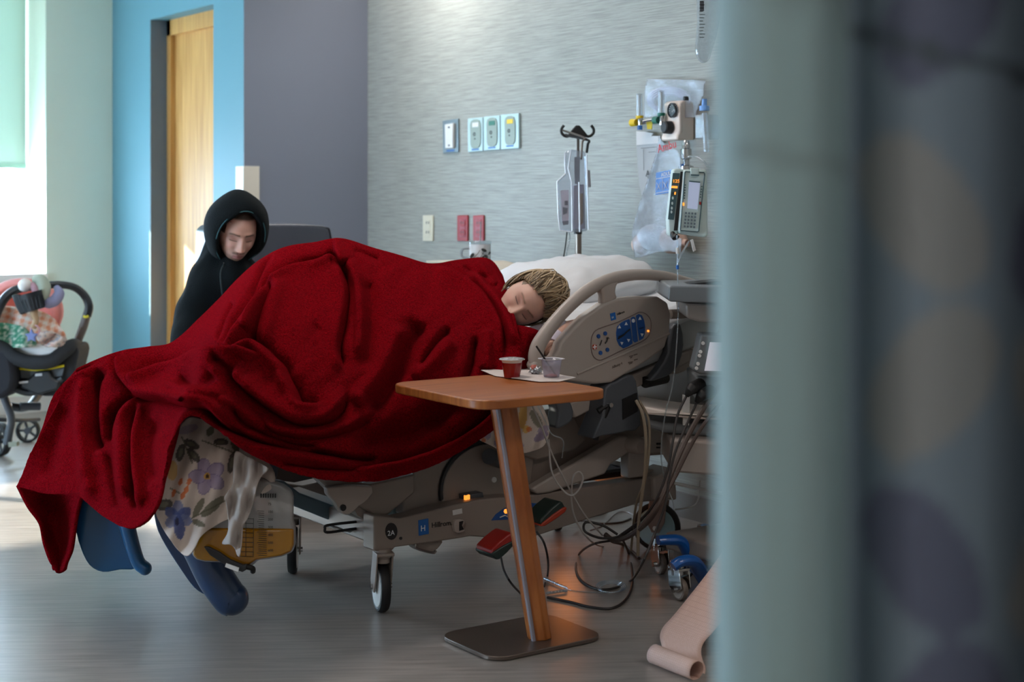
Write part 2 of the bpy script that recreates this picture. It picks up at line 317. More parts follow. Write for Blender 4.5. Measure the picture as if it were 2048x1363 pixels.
# ------------------------------------------------------------ the hospital bed
BEI = mat('warm_grey_bed_plastic', '#a89d95', .38, var=.03); BEID = mat('bed_metal_taupe', '#8d8179', .42, var=.04); DGR = mat('dark_grey_plastic', '#50545a', .42)
BLK = mat('black_rubber', '#0d0d0f', .55); DARK = mat('near_black_plastic', '#191a1d', .4); WHT = mat('white_plastic', '#dcdcda', .35); BLU = mat('logo_blue', '#1561ae', .4); PANB = mat('keypad_blue', '#1d4f93', .4)  # DARK is plain near-black plastic
INK = mat('black_ink', '#121212', .6); WINK = mat('white_ink', '#e6e9ec', .5); ORG = mat('amber_lamp', '#ff9a3c', .4, emit='#ff9436', estr=1.4); SKYP = mat('pale_blue_plastic', '#9fc0c6', .35); REDP = mat('red_plastic', '#9c1a14', .4); GRNP = mat('dark_green_plastic', '#1c2e2a', .4)
bed = thing('hospital_bed', 'adjustable hospital bed with beige side rails under the red blanket', 'bed', (2.9, 4.45, 0))
RV = 4.10
rail = [(748, 1030), (775, 1033), (800, 1036), (850, 1024), (900, 1011), (960, 998), (1065, 989), (1307, 955), (1350, 948), (1354, 985), (1340, 998), (1289, 1003), (1200, 1030), (1090, 1066), (1060, 1075), (1000, 1076), (940, 1072), (925, 1075), (880, 1082), (790, 1094), (786, 1100), (748, 1102)]
for k, vv in enumerate((RV, RV+.66)):
    o = slab(rail, RV, .07); o = obj('base_rail', o, BEID, bed, bevel=.008, seg=3)
    if k: o.location.y += vv-RV
obj('base_cross_beam', mm((2.34, 4.14, .22), (2.42, 4.80, .29)), BEID, bed, bevel=.006); obj('base_cross_beam', mm((3.42, 4.14, .26), (3.50, 4.80, .33)), BEID, bed, bevel=.006)
obj('under_tray', mm((2.48, 4.22, .30), (3.45, 4.74, .33)), DARK, bed, bevel=.01)
def spoke_wheel(c, axis, r, wd, par, tyre=BLK, disc=WHT, hub=CHROME):
    c = Vector(c); axis = Vector(axis).normalized()
    w_ = obj('wheel', lt(c-axis*wd/2, axis, [(0, 0), (0, r*.80), (wd*.12, r*.82), (wd*.88, r*.82), (wd, r*.80), (wd, 0)], 32), disc, par)
    obj('tyre', lt(c-axis*wd/2, axis, [(wd*.05, r*.79), (0, r*.84), (wd*.02, r*.93), (wd*.25, r), (wd*.75, r), (wd*.98, r*.93), (wd, r*.84), (wd*.95, r*.79)], 32), tyre, w_ if w_.parent.type == 'EMPTY' else par)
    obj('axle', lt(c-axis*(wd/2+.008), axis, [(0, 0), (0, .010), (wd+.016, .010), (wd+.016, 0)], 12), hub, w_ if w_.parent.type == 'EMPTY' else par)
    return w_
def caster(x, y, r, ang, par, stemz, forkm=BEID, off=.035, wd=.032, **kw):
    a = math.radians(ang); axis = Vector((math.cos(a), math.sin(a), 0)); tr = Vector((-axis.y, axis.x, 0)); c = Vector((x, y, r))+tr*off
    bm = lt((x, y, stemz), (0, 0, -1), [(0, 0), (0, .026), (.028, .026), (.03, .022), (.045, .022), (.045, 0)], 20)
    for s in (-1, 1):
        p = c+axis*s*(wd/2+.009); M3 = Matrix((tr, axis, Vector((0, 0, 1)))).transposed()
        prism(bm, [M3 @ Vector(q)+Vector((x, y, 0)) for q in ((-.030, s*(wd/2+.006), 2*r+.035), (.034, s*(wd/2+.006), 2*r+.035), (off+.035, s*(wd/2+.006), r*1.25), (off+.014, s*(wd/2+.006), r*.80), (off-.014, s*(wd/2+.006), r*.80), (off-.032, s*(wd/2+.006), r*1.2))], axis*s*.005)
    box(bm, Vector((x, y, 2*r+.030))+tr*.004, (.064, wd+.024, .010), M=Matrix((tr, axis, Vector((0, 0, 1)))).transposed())
    f = obj('caster', bm, forkm, par, bevel=.002)
    w_ = obj('wheel', lt(c-axis*wd/2, axis, [(0, 0), (0, r*.78), (wd*.12, r*.82), (wd*.88, r*.82), (wd, r*.78), (wd, 0)], 32), kw.get('disc', WHT), f)
    obj('tyre', lt(c-axis*wd/2, axis, [(wd*.1, r*.79), (0, r*.86), (wd*.04, r*.94), (wd*.28, r), (wd*.72, r), (wd*.96, r*.94), (wd, r*.86), (wd*.9, r*.79)], 36), kw.get('tyre', BLK), f)
    obj('axle_bolt', lt(c-axis*(wd/2+.018), axis, [(0, 0), (0, .009), (wd+.036, .009), (wd+.036, 0)], 12), CHROME, f)
c1 = pz(768, 1228, 0)
caster(c1.x, c1.y+.005, .080, 163, bed, .205, off=-.03)
caster(c1.x+.02, c1.y+.66, .080, 150, bed, .205, off=.03)
caster(3.63, RV+.17, .088, 218, bed, .26, off=-.01, disc=SKYP)
caster(3.545, RV+.69, .080, 150, bed, .25)
obj('lock_badge', slab([(783+12*math.cos(t), 1062+17*math.sin(t)) for t in [k*math.pi/8 for k in range(16)]][:], RV-.002, .003), DARK, bed)
text('badge_mark', '2A', .022, WINK, pv(775, 1071, RV-.0035), (1, 0, 0), (0, 0, 1), bed)
# logo, words and stickers on the rail
lg = obj('logo_square', slab([(837, 1040), (857, 1036), (858, 1067), (838, 1071)], RV-.002, .003), BLU, bed, bevel=.001)
text('logo_letter', 'H', .026, WINK, pv(841, 1062, RV-.0035), (1, 0, 0), (0, 0, 1), bed)
text('rail_lettering', 'Hillrom.', .0235, INK, pv(863, 1055, RV-.0015), (1, 0, 0), (0, 0, 1), bed)
obj('rail_sticker', slab([(905, 1020), (924, 1016), (925, 1026), (906, 1030)], RV-.001, .002), WHT, bed)
obj('rail_hook', slab([(910, 1041), (925, 1038), (930, 1045), (926, 1052), (930, 1060), (924, 1064), (911, 1063)], RV-.014, .016, 3), BEI, bed, bevel=.002)
obj('hook_slot', slab([(919, 1043), (927, 1041), (924, 1050), (928, 1058), (919, 1061)], RV-.016, .003), BLK, bed)
bl_ = [(983, 1040), (992, 1028), (1008, 1016), (1035, 1009), (1062, 1005), (1085, 1007), (1098, 1013), (1085, 1030), (1040, 1037)]
obj('pedal_decal', slab(bl_, RV-.002, .003), PANB, bed)
obj('decal_dot', slab([(1012+4*math.cos(k), 1022+5*math.sin(k)) for k in range(6)], RV-.004, .002), ORG, bed); obj('decal_line', tb([pv(x, y, RV-.004) for x, y in ((1000, 1034), (1010, 1030), (1016, 1033), (1024, 1026))], .0018, 6), WINK, bed)
obj('rail_bolt', lt(pv(802, 1076, RV-.003), (0, 1, 0), [(0, 0), (0, .005), (.004, .005)], 10), DARK, bed)
# under-rail brackets
obj('rail_bracket', slab([(830, 1083), (884, 1078), (880, 1092), (868, 1102), (850, 1104), (835, 1098)], RV+.02, .05, 2), BEID, bed, bevel=.004)
obj('bracket_spring', tb([pv(831, 1087, RV), pv(833, 1096, RV), pv(865, 1105, RV+.02), pv(872, 1100, RV+.02)], .004, 8, 4), STEEL, bed)
# brake pedals: red and green treads on arms
for nm, pts, pts2, arm in (('brake_pedal', [(1090, 1029), (1120, 1002), (1129, 1010), (1131, 1022), (1088, 1052), (1082, 1042)], [(1085, 1046), (1129, 1013), (1131, 1024), (1090, 1052)], ((1055, 1052), (1092, 1038))),
                           ('brake_pedal', [(984, 1098), (1015, 1070), (1028, 1066), (1028, 1088), (1000, 1118), (988, 1114)], [(986, 1104), (1028, 1080), (1028, 1090), (1000, 1118), (989, 1115)], ((1050, 1068), (1020, 1082)))):
    up = nm and arm[0][1] < 1060
    p = obj(nm, slab(pts, RV-.15, .09, 2), GRNP if up else REDP, bed, bevel=.006)
    obj('pedal_grip', slab(pts2, RV-.154, .098, 2), mat('orange_red_plastic', '#a5361d', .4) if up else GRNP, p, bevel=.004)
    obj('pedal_arm', tb([pv(*arm[0], RV+.02), pv(*arm[1], RV-.08)], .012, 10), BEID, p)
# deck frame, body panels, lifting arm
obj('deck_panel', slab([(826, 955), (828, 940), (872, 925), (1000, 850), (1100, 822), (1290, 800), (1292, 872), (1180, 930), (1065, 986), (960, 1002), (890, 1013), (830, 1030), (806, 1030), (806, 985), (806, 960)], RV+.09, .05), BEID, bed, bevel=.006)
arc = [(985+103*math.cos(t), 985-103*math.sin(t)) for t in [math.radians(a) for a in range(84, 189, 8)]]
obj('cover_gap', tb([pv(x, y, RV+.085) for x, y in arc], .010, 8), DARK, bed)
obj('round_cover', slab([(985+98*math.cos(t), 985-98*math.sin(t)) for t in [math.radians(a) for a in range(60, 190, 8)]]+[(884, 1003), (960, 996), (1060, 985), (1070, 900)], RV+.07, .02), BEID, bed, bevel=.006)
obj('cover_screw', lt(pv(989, 959, RV+.066), (0, 1, 0), [(0, 0), (0, .009), (.006, .010)], 16), WHT, bed)
obj('lift_motor', tb([pv(978, 912, RV+.02), pv(1015, 925, RV+.10)], .026, 18), DGR, bed)
ob_ = obj('indicator_block', slab([(931, 990), (966, 984), (968, 996), (944, 1001), (932, 1002)], RV+.03, .05), DGR, bed, bevel=.002); obj('indicator_lamp', slab([(931, 991), (940, 989), (940, 1001), (931, 1002)], RV+.026, .01), ORG, ob_)
obj('side_beam', slab([(628, 950), (740, 968), (830, 948), (830, 985), (775, 1030), (748, 1030), (720, 1012), (690, 1012), (665, 985), (652, 972)], RV+.06, .05), BEID, bed, bevel=.006)
obj('pivot_plate', slab([(655, 975), (745, 972), (735, 1000), (718, 1012), (700, 1028), (685, 1026), (672, 1005)], RV+.02, .03, 2), BEI, bed, bevel=.004)
obj('pivot_bolt', lt(pv(687, 1015, RV+.014), (0, 1, 0), [(0, 0), (0, .010), (.008, .010)], 14), DARK, bed)
obj('lower_bracket', slab([(700, 1000), (745, 985), (745, 1048), (715, 1030)], RV+.08, .04), BEID, bed)
obj('clear_tray', slab([(735, 995), (826, 965), (826, 1030), (765, 1030)], RV+.16, .30), SKYP, bed, bevel=.005)
obj('step_arm', slab([(545, 960), (570, 962), (600, 985), (680, 1015), (672, 1032), (660, 1040), (610, 1020), (552, 998)], RV+.30, .05), mat('blue_grey_metal', '#566872', .35), bed, bevel=.006)
obj('foot_wire_loop', tb([pv(x, y, RV+.12) for x, y in ((748, 1040), (700, 1044), (655, 1050), (650, 1056), (655, 1064), (700, 1058), (748, 1052))], .0045, 8, 5), BLK, bed)
obj('foot_wire_strut', tb([pv(x, y, RV+.14) for x, y in ((660, 1050), (700, 1062), (715, 1046), (728, 1048), (746, 1063))], .004, 8, 3), STEEL, bed)
obj('lift_arm', slab([(1063, 977), (1240, 872), (1262, 872), (1272, 890), (1262, 903), (1222, 928), (1210, 948), (1100, 985), (1075, 988)], RV-.01, .045), BEI, bed, bevel=.007)
obj('arm_post', slab([(1258, 878), (1296, 872), (1296, 952), (1258, 957)], RV+.01, .05), BEI, bed, bevel=.007)
obj('pivot_knob', lt(pv(1284, 892, RV-.07), (0, 1, 0), [(0, 0), (0, .022), (.006, .027), (.03, .029), (.06, .029), (.10, .029)], 28), BEI, bed)
obj('head_side_cover', slab([(1292, 800), (1400, 812), (1420, 840), (1420, 890), (1400, 905), (1296, 912)], RV+.12, .5), BEI, bed, bevel=.012)
obj('cover_slot', slab([(1314, 885), (1342, 885), (1342, 889), (1314, 889)], RV+.116, .004), BLK, bed); obj('cover_slot', slab([(1314, 893), (1342, 893), (1342, 896), (1314, 896)], RV+.116, .004), BLK, bed)
obj('caster_shroud', slab([(1308, 955), (1350, 935), (1354, 985), (1354, 1000), (1310, 1000)], RV-.02, .12), BEI, bed, bevel=.008)
# head section: sloped frame, latch housings
obj('head_frame_beam', slab([(1140, 806), (1378, 700), (1380, 724), (1150, 836)], 4.03, .06), BEI, bed, bevel=.006)
obj('head_frame_cushion_lip', slab([(1340, 720), (1382, 695), (1398, 712), (1396, 728), (1372, 742), (1345, 748)], 4.05, .5, 2), BEI, bed, bevel=.01)
obj('under_head_plate', slab([(1000, 862), (1140, 812), (1172, 880), (1150, 900), (1075, 920), (1020, 905)], RV+.06, .05), BEID, bed, bevel=.006)
lh = obj('rail_latch_housing', slab([(1212, 775), (1232, 764), (1258, 750), (1273, 762), (1282, 850), (1255, 862), (1226, 868), (1200, 872), (1186, 876), (1205, 830)], 3.955, .09, 2), DGR, bed, bevel=.008)
obj('latch_window', slab([(1245, 798), (1274, 785), (1276, 822), (1246, 839)], 3.952, .01), BLK, lh); obj('latch_bolt', lt(pv(1223, 810, 3.945), (0, 1, 0), [(0, 0), (0, .008), (.02, .008)], 12), CHROME, lh)
obj('latch_lever', tb([pv(1196, 822, 3.97), pv(1215, 812, 3.96), pv(1200, 850, 3.97), pv(1190, 878, 3.98)], .011, 10, 4), BLK, lh)
obj('rail_hinge_arm', slab([(1108, 792), (1130, 786), (1140, 800), (1148, 822), (1144, 842), (1130, 852), (1112, 856), (1118, 820)], 3.975, .06, 2), DGR, bed, bevel=.008)
obj('rail_hinge_arm', slab([(1345, 655), (1362, 648), (1368, 690), (1358, 730), (1342, 748), (1325, 756), (1300, 762), (1318, 740), (1338, 705)], 3.99, .04, 2), DGR, bed, bevel=.006)
obj('hinge_socket', tb([pv(1290, 764, 4.02), pv(1330, 755, 4.06)], .020, 16), BLK, bed)
obj('head_panel', mm((3.80, 4.06, .50), (3.84, 4.88, .86)), BEI, bed, bevel=.02)
# near side rail
SV = 3.96
sr = obj('side_rail', slab([(1116, 701), (1121, 685), (1145, 658), (1171, 632), (1207, 607), (1237, 596), (1280, 592), (1317, 593), (1336, 605), (1342, 627), (1340, 664), (1330, 695), (1300, 718), (1224, 765), (1190, 768), (1145, 762), (1100, 762), (1078, 752), (1066, 732), (1070, 722), (1088, 716), (1108, 714)], SV, .045), BEI, bed, bevel=.011, seg=4)
obj('grab_handle', tb([pv(x, y, SV+.022) for x, y in ((1104, 754), (1076, 730), (1073, 702), (1089, 670), (1128, 622), (1172, 583), (1213, 561), (1252, 551), (1290, 549), (1330, 553), (1368, 563), (1394, 572), (1404, 584), (1400, 610), (1375, 625), (1340, 628))], [.016, .024, .023, .020, .020, .019, .0175, .017, .017, .017, .017, .016, .015], 18, 6, flat=1.1), BEI, sr)
obj('handle_post', slab([(1206, 609), (1207, 592), (1203, 580), (1206, 570), (1222, 562), (1240, 562), (1234, 572), (1232, 584), (1236, 597), (1222, 604)], SV+.006, .034), BEI, sr, bevel=.008, seg=3)
obj('raised_ridge', tb([pv(1154, 747, SV), pv(1250, 706, SV), pv(1338, 667, SV)], .0045, 8, 3), BEI, sr)
q = lambda pts: [(1160+x/8.52, 600+y/8.52) for x, y in pts]
ring = q([(188, 720), (215, 590), (310, 490), (640, 375), (900, 255), (1020, 205), (1130, 240), (1205, 350), (1200, 520), (1120, 660), (900, 775), (700, 860), (440, 985), (330, 1020), (240, 970), (195, 860)])
obj('control_panel_rim', tube(bmesh.new(), [pv(x, y, SV-.001) for x, y in outline(ring, 4)], .0016, 6, closed=True), mat('panel_rim', '#6f5f5c', .5), sr)
for pts in (q([(635, 450), (700, 385), (770, 345), (840, 320), (852, 335), (900, 735), (830, 785), (740, 822), (670, 770), (630, 680), (618, 560)]), q([(868, 305), (905, 280), (945, 290), (965, 450), (990, 700), (935, 722), (905, 690), (880, 450)]), q([(958, 262), (1005, 235), (1060, 260), (1095, 340), (1115, 460), (1108, 570), (1080, 650), (1015, 690), (985, 500)])):
    obj('keypad', slab(pts, SV-.002, .004), PANB, sr, bevel=.001)
def tri(x, y, s, up): return [(x-s, y+s*up), (x+s, y+s*up*.8), (x, y-s*1.1*up)]
bm = bmesh.new()
for x, y, u_ in ((675, 455, 1), (790, 400, 1), (715, 735, -1), (830, 685, -1), (1025, 310, 1), (1060, 590, -1)): slab(q(tri(x, y, 26, u_)), SV-.004, .003, bm=bm)
slab(q([(912+26*math.cos(k*.7), 350+34*math.sin(k*.7)) for k in range(9)]), SV-.004, .003, bm=bm); obj('key_arrow', bm, WINK, sr)['kind'] = 'stuff'
bm = bmesh.new()
for x, y in ((323, 615), (438, 567), (358, 897), (475, 845)): slab(q([(x+28*math.cos(k*.785), y+36*math.sin(k*.785)) for k in range(8)]), SV-.005, .006, bm=bm)
obj('round_key', bm, PANB, sr)['kind'] = 'stuff'
rc = obj('nurse_call_key', slab(q([(255+37*math.cos(k*.785), 797+48*math.sin(k*.785)) for k in range(8)]), SV-.004, .005), mat('call_red', '#b8442f', .4), sr)
bm = slab(q([(248, 757), (262, 757), (262, 837), (248, 837)]), SV-.006, .003); slab(q([(225, 792), (287, 785), (287, 800), (225, 808)]), SV-.006, .003, bm=bm)
obj('call_cross', bm, WINK, sr)
bm = tb([pv(*q([p])[0], SV-.004) for p in ((335, 770), (352, 740), (372, 680))], .0018, 6); tube(bm, [pv(*q([p])[0], SV-.004) for p in ((430, 735), (455, 700), (480, 630))], .0022, 6); tube(bm, [pv(*q([p])[0], SV-.004) for p in ((450, 640), (500, 650))], .0012, 6)
tube(bm, [pv(*q([p])[0], SV-.004) for p in ((650, 655), (740, 600), (790, 545), (850, 495))], .0022, 6); tube(bm, [pv(*q([p])[0], SV-.004) for p in ((655, 625), (730, 590), (770, 570))], .0012, 6)
for y in (465, 480): tube(bm, [pv(*q([p])[0], SV-.004) for p in ((1010, y+15), (1085, y-8))], .0008, 6)
obj('key_pictogram', bm, INK, sr)['kind'] = 'stuff'
obj('status_lamp', slab(q([(1170+16*math.cos(k), 525+20*math.sin(k)) for k in range(6)]), SV-.004, .004), ORG, sr)
obj('logo_square', slab(q([(515, 230), (600, 205), (618, 325), (535, 350)]), SV-.002, .003), BLU, sr); text('logo_letter', 'H', .011, WINK, pv(*q([(545, 318)])[0], SV-.0035), (1, 0, .25), (0, 0, 1), sr)
text('rail_lettering', 'Hillrom', .011, INK, pv(*q([(632, 262)])[0], SV-.001), (1, 0, .27), (0, 0, 1), sr)
text('model_lettering', 'Affinity 4', .0125, mat('grey_ink', '#6b605b', .5), pv(*q([(550, 1165)])[0], SV-.001), (1, 0, .27), (0, 0, 1), sr)
bm = bmesh.new()
for x0, x1, y in ((845, 905, 950), (920, 980, 925), (860, 890, 975), (825, 900, 1055), (925, 985, 1010), (840, 890, 1075)): slab(q([(x0, y), (x1, y-16), (x1, y+2), (x0, y+18)]), SV-.0015, .002, bm=bm)
obj('warning_print', bm, mat('grey_ink'), sr)['kind'] = 'stuff'
# far side rail
FV = 4.99
fs = obj('side_rail', slab([(1215, 640), (1230, 590), (1250, 572), (1290, 562), (1340, 558), (1390, 560), (1425, 575), (1430, 640)], FV, .045), mat('pale_bed_plastic', '#c9c7bf', .4), bed, bevel=.011, seg=3)
obj('grab_handle', tb([pv(x, y, FV+.02) for x, y in ((1190, 640), (1200, 600), (1240, 566), (1300, 553), (1360, 552), (1400, 560), (1432, 580))], .015, 14, 5), BEI, fs)
obj('logo_square', slab([(1273, 571), (1284, 570), (1284, 585), (1273, 586)], FV-.002, .003), BLU, fs); text('rail_lettering', 'Hillrom', .0125, INK, pv(1287, 583, FV-.001), (1, 0, 0), (0, 0, 1), fs)
text('logo_letter', 'H', .010, WINK, pv(1275, 583, FV-.0035), (1, 0, 0), (0, 0, 1), fs)
obj('control_panel_rim', tube(bmesh.new(), [pv(x, y, FV-.001) for x, y in outline([(1262, 578), (1272, 566), (1300, 564), (1308, 575), (1300, 588), (1272, 591)], 3)], .0012, 6, closed=True), BEID, fs)
# blue padded calf supports at the foot
CALF = mat('blue_vinyl', '#134f7a', .28, coat=.3); CALF2 = mat('navy_vinyl', '#1a3354', .30, coat=.3)
FU = 1.62
def slab2(pts, Z, th, sm=3):
    return prism(bmesh.new(), [pd(x, y, Z(x, y) if callable(Z) else Z) for x, y in outline(pts, sm)], Fv*th)
c_ = obj('calf_support', slab2([(140, 880), (152, 980), (150, 1050), (160, 1095), (178, 1130), (205, 1144), (240, 1139), (272, 1134), (255, 1080), (240, 1030), (230, 960), (225, 880)], 4.95, .05), CALF, bed, bevel=.014, seg=4)
obj('support_roll', tb([pd(x, y, 4.93) for x, y in ((228, 900), (243, 1000), (262, 1080), (276, 1122), (290, 1136))], [.030, .028, .024, .022, .022], 16, 5), CALF, c_)
bm = bmesh.new(); bmesh.ops.create_uvsphere(bm, u_segments=18, v_segments=12, radius=.022); bmesh.ops.translate(bm, vec=pd(290, 1136, 4.93), verts=bm.verts); obj('roll_end', bm, CALF, c_)
c_ = obj('calf_support', slab2([(312, 1000), (311, 1048), (330, 1090), (362, 1140), (388, 1175), (412, 1190), (432, 1190), (420, 1130), (390, 1070), (370, 1000)], 4.62, .05), CALF2, bed, bevel=.014, seg=4, label='navy padded calf support')
obj('support_roll', tb([pd(x, y, 4.56) for x, y in ((370, 1000), (385, 1060), (408, 1110), (432, 1155), (458, 1193), (466, 1199))], [.05, .052, .052, .054, .052, .050], 20, 5), CALF2, c_)
bm = bmesh.new(); bmesh.ops.create_uvsphere(bm, u_segments=24, v_segments=16, radius=.050); bmesh.ops.translate(bm, vec=pd(464, 1196, 4.56), verts=bm.verts); obj('roll_end', bm, CALF2, c_)
obj('support_bracket', tb([pd(190, 900, 4.98), pd(330, 890, 4.9), pd(480, 960, 4.8), pd(560, 990, 4.75)], .022, 12, 4), BEID, bed)
# mattress
mp_ = [(1.85, .69), (2.2, .70), (2.8, .70), (3.0, .77), (3.66, .93), (3.70, .90), (3.72, .82), (3.66, .78), (3.0, .62), (2.8, .60), (1.78, .60)]
bm = prism(bmesh.new(), [Vector((a, 4.17 if a < 2.9 else 4.03, b_)) for a, b_ in mp_], (0, .74, 0))
mt = tag(obj('mattress', bm, mat('mattress_cover', '#c3c6c8', .5), bevel=.02, seg=4), 'pale grey mattress on the hospital bed beneath the red blanket', 'mattress')
# ------------------------------------------------------------ side table with snack
TW = mat('cherry_laminate', '#9a5424', .3, var=.08, vscale=3); nt = TW.node_tree
N = nt.nodes; L = nt.links; b = N['Principled BSDF']; tc = N.new('ShaderNodeTexCoord'); mp = N.new('ShaderNodeMapping'); mp.inputs['Scale'].default_value = (3, 60, 6); L.new(tc.outputs['Object'], mp.inputs['Vector'])
no = N.new('ShaderNodeTexNoise'); no.inputs['Scale'].default_value = 1; no.inputs['Detail'].default_value = 3; L.new(mp.outputs[0], no.inputs['Vector']); r = N.new('ShaderNodeValToRGB')
r.color_ramp.elements[0].color = lin('#8a4a20'); r.color_ramp.elements[1].color = lin('#b06a34'); r.color_ramp.elements[0].position = .3; r.color_ramp.elements[1].position = .7; L.new(no.outputs[0], r.inputs[0]); L.new(r.outputs[0], b.inputs['Base Color'])
tab = thing('side_table', 'small wooden side table on a slanting post beside the bed', 'table', (2.58, 3.65, 0))
def rrect(x0, y0, x1, y1, r, n=6):
    o = []
    for cx, cy, a in ((x1-r, y1-r, 0), (x0+r, y1-r, 90), (x0+r, y0+r, 180), (x1-r, y0+r, 270)):
        for k in range(n+1): t = math.radians(a+90*k/n); o.append((cx+r*math.cos(t), cy+r*math.sin(t)))
    return o
TZ = .735
obj('table_top', prism(bmesh.new(), [Vector((x, y, TZ)) for x, y in rrect(2.315, 3.47, 2.775, 3.985, .07)], (0, 0, -.026)), TW, tab, bevel=.004, seg=3)
BASE = mat('bronze_metal_base', '#6c6058', .32, .7)
obj('base_plate', prism(bmesh.new(), [Vector((x, y, .002)) for x, y in rrect(2.375, 3.50, 2.775, 3.80, .06)], (0, 0, .012)), BASE, tab, bevel=.002)
def quad_at(c, sx, sy, a): M3 = Matrix.Rotation(a, 3, 'Z'); return [c+M3 @ Vector((dx*sx/2, dy*sy/2, 0)) for dx, dy in ((1, .45), (.45, 1), (-.45, 1), (-1, .45), (-1, -.45), (-.45, -1), (.45, -1), (1, -.45))]
tp = pz(1020, 800, TZ-.025); bt = pz(1079, 1275, .013)
bm = bmesh.new(); grid(bm, [quad_at(tp+Vector((0, .04, 0)), .075, .075, .35), quad_at(bt, .066, .066, .35)], True); bmesh.ops.contextual_create(bm, geom=bm.edges[:]) if False else None
bm.faces.new([v for v in list(bm.verts)[:8]]); bm.faces.new([v for v in list(bm.verts)[8:]][::-1])
obj('post', bm, TW, tab, bevel=.004, seg=2)
obj('post_edge_strip', tb([tp+Vector((-.036, .015, 0)), bt+Vector((-.032, -.016, 0))], .007, 8), mat('grey_laminate_edge', '#8c8790', .35), tab)
nap = [(962, 744), (1000, 739), (1040, 735), (1080, 740), (1130, 752), (1152, 756), (1120, 763), (1078, 764), (1030, 758), (990, 752)]
PAPER = mat('paper_napkin', '#cfc5c0', .9, bump=.3, bscale=40)
bm = prism(bmesh.new(), [pz(x, y, TZ+.0015)+Vector((0, 0, .006 if i == 0 else .001*(i % 3))) for i, (x, y) in enumerate(nap)], (0, 0, .0015)); tag(obj('napkin', bm, PAPER, smooth=False), 'unfolded white paper napkin under the two snack cups', 'napkin')
c = pz(1024, 754, TZ+.003); JEL = mat('red_jelly', '#86000c', .25, coat=.3)
cu = thing('snack_cup', 'sealed red jelly cup with a silver foil lid on the napkin', 'cup', c)
obj('cup_body', lt(c, (0, 0, 1), [(0, 0), (0, .0245), (.012, .0265), (.046, .0315), (.046, 0)], 32), JEL, cu); obj('cup_rim', lt(c, (0, 0, 1), [(.046, .030), (.053, .0325), (.055, .040), (.0565, .040), (.0565, .0)], 32), WHT, cu)
FOIL = mat('crinkled_foil', '#b9bcc0', .25, .9, bump=1.0, bscale=90)
obj('foil_lid', lt(c, (0, 0, 1), [(.057, 0), (.057, .0395), (.0585, .038), (.0605, .026), (.0600, .010), (.0612, 0)], 32), FOIL, cu)
c = pz(1103, 754, TZ+.003); CLR = thin('clear_cup_plastic', '#e4e2ea', .80, .15, .15)
cu = thing('snack_cup', 'open clear plastic cup with a black spoon and orange dregs', 'cup', c)
def sqcup(z0, z1, a0, a1, n=24):
    bm = bmesh.new(); rows = []
    for z, a in ((z0, a0), ((z0+z1)/2, (a0+a1)/2), (z1, a1)):
        rows.append([c+Vector((0, 0, z))+Vector((math.copysign(abs(math.cos(t))**.55, math.cos(t))*a, math.copysign(abs(math.sin(t))**.55, math.sin(t))*a, 0)) for t in [2*math.pi*k/n for k in range(n)]])
    grid(bm, rows, True); return bm
bm = sqcup(0, .056, .020, .0275); obj('cup_body', bm, CLR, cu, solid=.0012)
bm = sqcup(.056, .0575, .0275, .0360); obj('cup_rim', bm, mat('milky_plastic', '#c3bfc6', .35), cu, solid=.0015)
obj('jelly_remains', lt(c, (0, 0, 1), [(.002, 0), (.002, .0185), (.007, .0195), (.010, .010), (.006, 0)], 20), mat('orange_jelly', '#d2421c', .2, coat=.5), cu)
obj("spoon", tb([c+Vector((.012, -.006, .008)), c+Vector((-.020, .004, .054)), c+Vector((-.048, .014, .098))], .0029, 8), BLK, cu, label="black plastic spoon")
c = pz(1072, 748, TZ+.003); bm = bmesh.new(); bmesh.ops.create_icosphere(bm, subdivisions=3, radius=1)
for v in bm.verts: n_ = noise.noise(v.co*2.3)*.45+noise.noise(v.co*5)*.25; v.co = c+Vector((v.co.x*.019*(1+n_), v.co.y*.016*(1+n_), .012+v.co.z*.014*(1+n_)))
tag(obj('crumpled_wrapper', bm, FOIL, ang=10), 'crumpled foil lid between the red cup and the clear cup', 'wrapper')
bm = bmesh.new(); bmesh.ops.create_icosphere(bm, subdivisions=2, radius=1)
for v in bm.verts: n_ = noise.noise(v.co*3.3)*.4; v.co = c+Vector((-.006, .003, .019))+Vector((v.co.x*.012*(1+n_), v.co.y*.010*(1+n_), v.co.z*.011*(1+n_)))
tag(obj('foil_scrap', bm, mat('pink_foil', '#c06a5c', .4, bump=.5), ang=20), 'scrap of pink foil lid resting on the crumpled wrapper', 'wrapper')
# ------------------------------------------------------------ the red fleece blanket
import numpy as np
def zc(px, py, kind, val):
    r = ray(px, py); return {'Z': val, 'v': val/r.y, 'u': val/r.x if r.x else 5}[kind]
# columns: ridge px,py,depth  -> hem px,py,depth
BC = [((152, 738), 4.93, (35, 972), 4.93), ((190, 722), 4.95, (97, 987), 4.82), ((240, 704), 4.96, (157, 990), 4.70), ((290, 697), 4.98, (205, 1030), 4.56),
      ((345, 686), 5.0, (268, 1056), 4.36), ((400, 638), 5.05, (316, 1008), 4.26), ((440, 598), 5.1, (338, 900), 4.24), ((480, 556), 5.12, (376, 833), 4.24),
      ((520, 522), 5.14, (430, 852), 4.25), ((570, 496), 5.16, (505, 908), 4.29), ((625, 487), 5.2, (610, 951), 4.35), ((680, 479), 5.22, (740, 962), 4.50),
      ((740, 496), 5.26, (850, 936), 4.66), ((800, 513), 5.3, (930, 896), 4.72), ((860, 529), 5.36, (1000, 846), 4.82), ((920, 521), 5.5, (1024, 800), 4.86),
      ((975, 519), 5.55, (1034, 760), 4.89), ((1001, 548), 5.5, (1040, 720), 4.90), ((1006, 566), 5.45, (1042, 690), 4.92)]
NU, NT = 620, 330
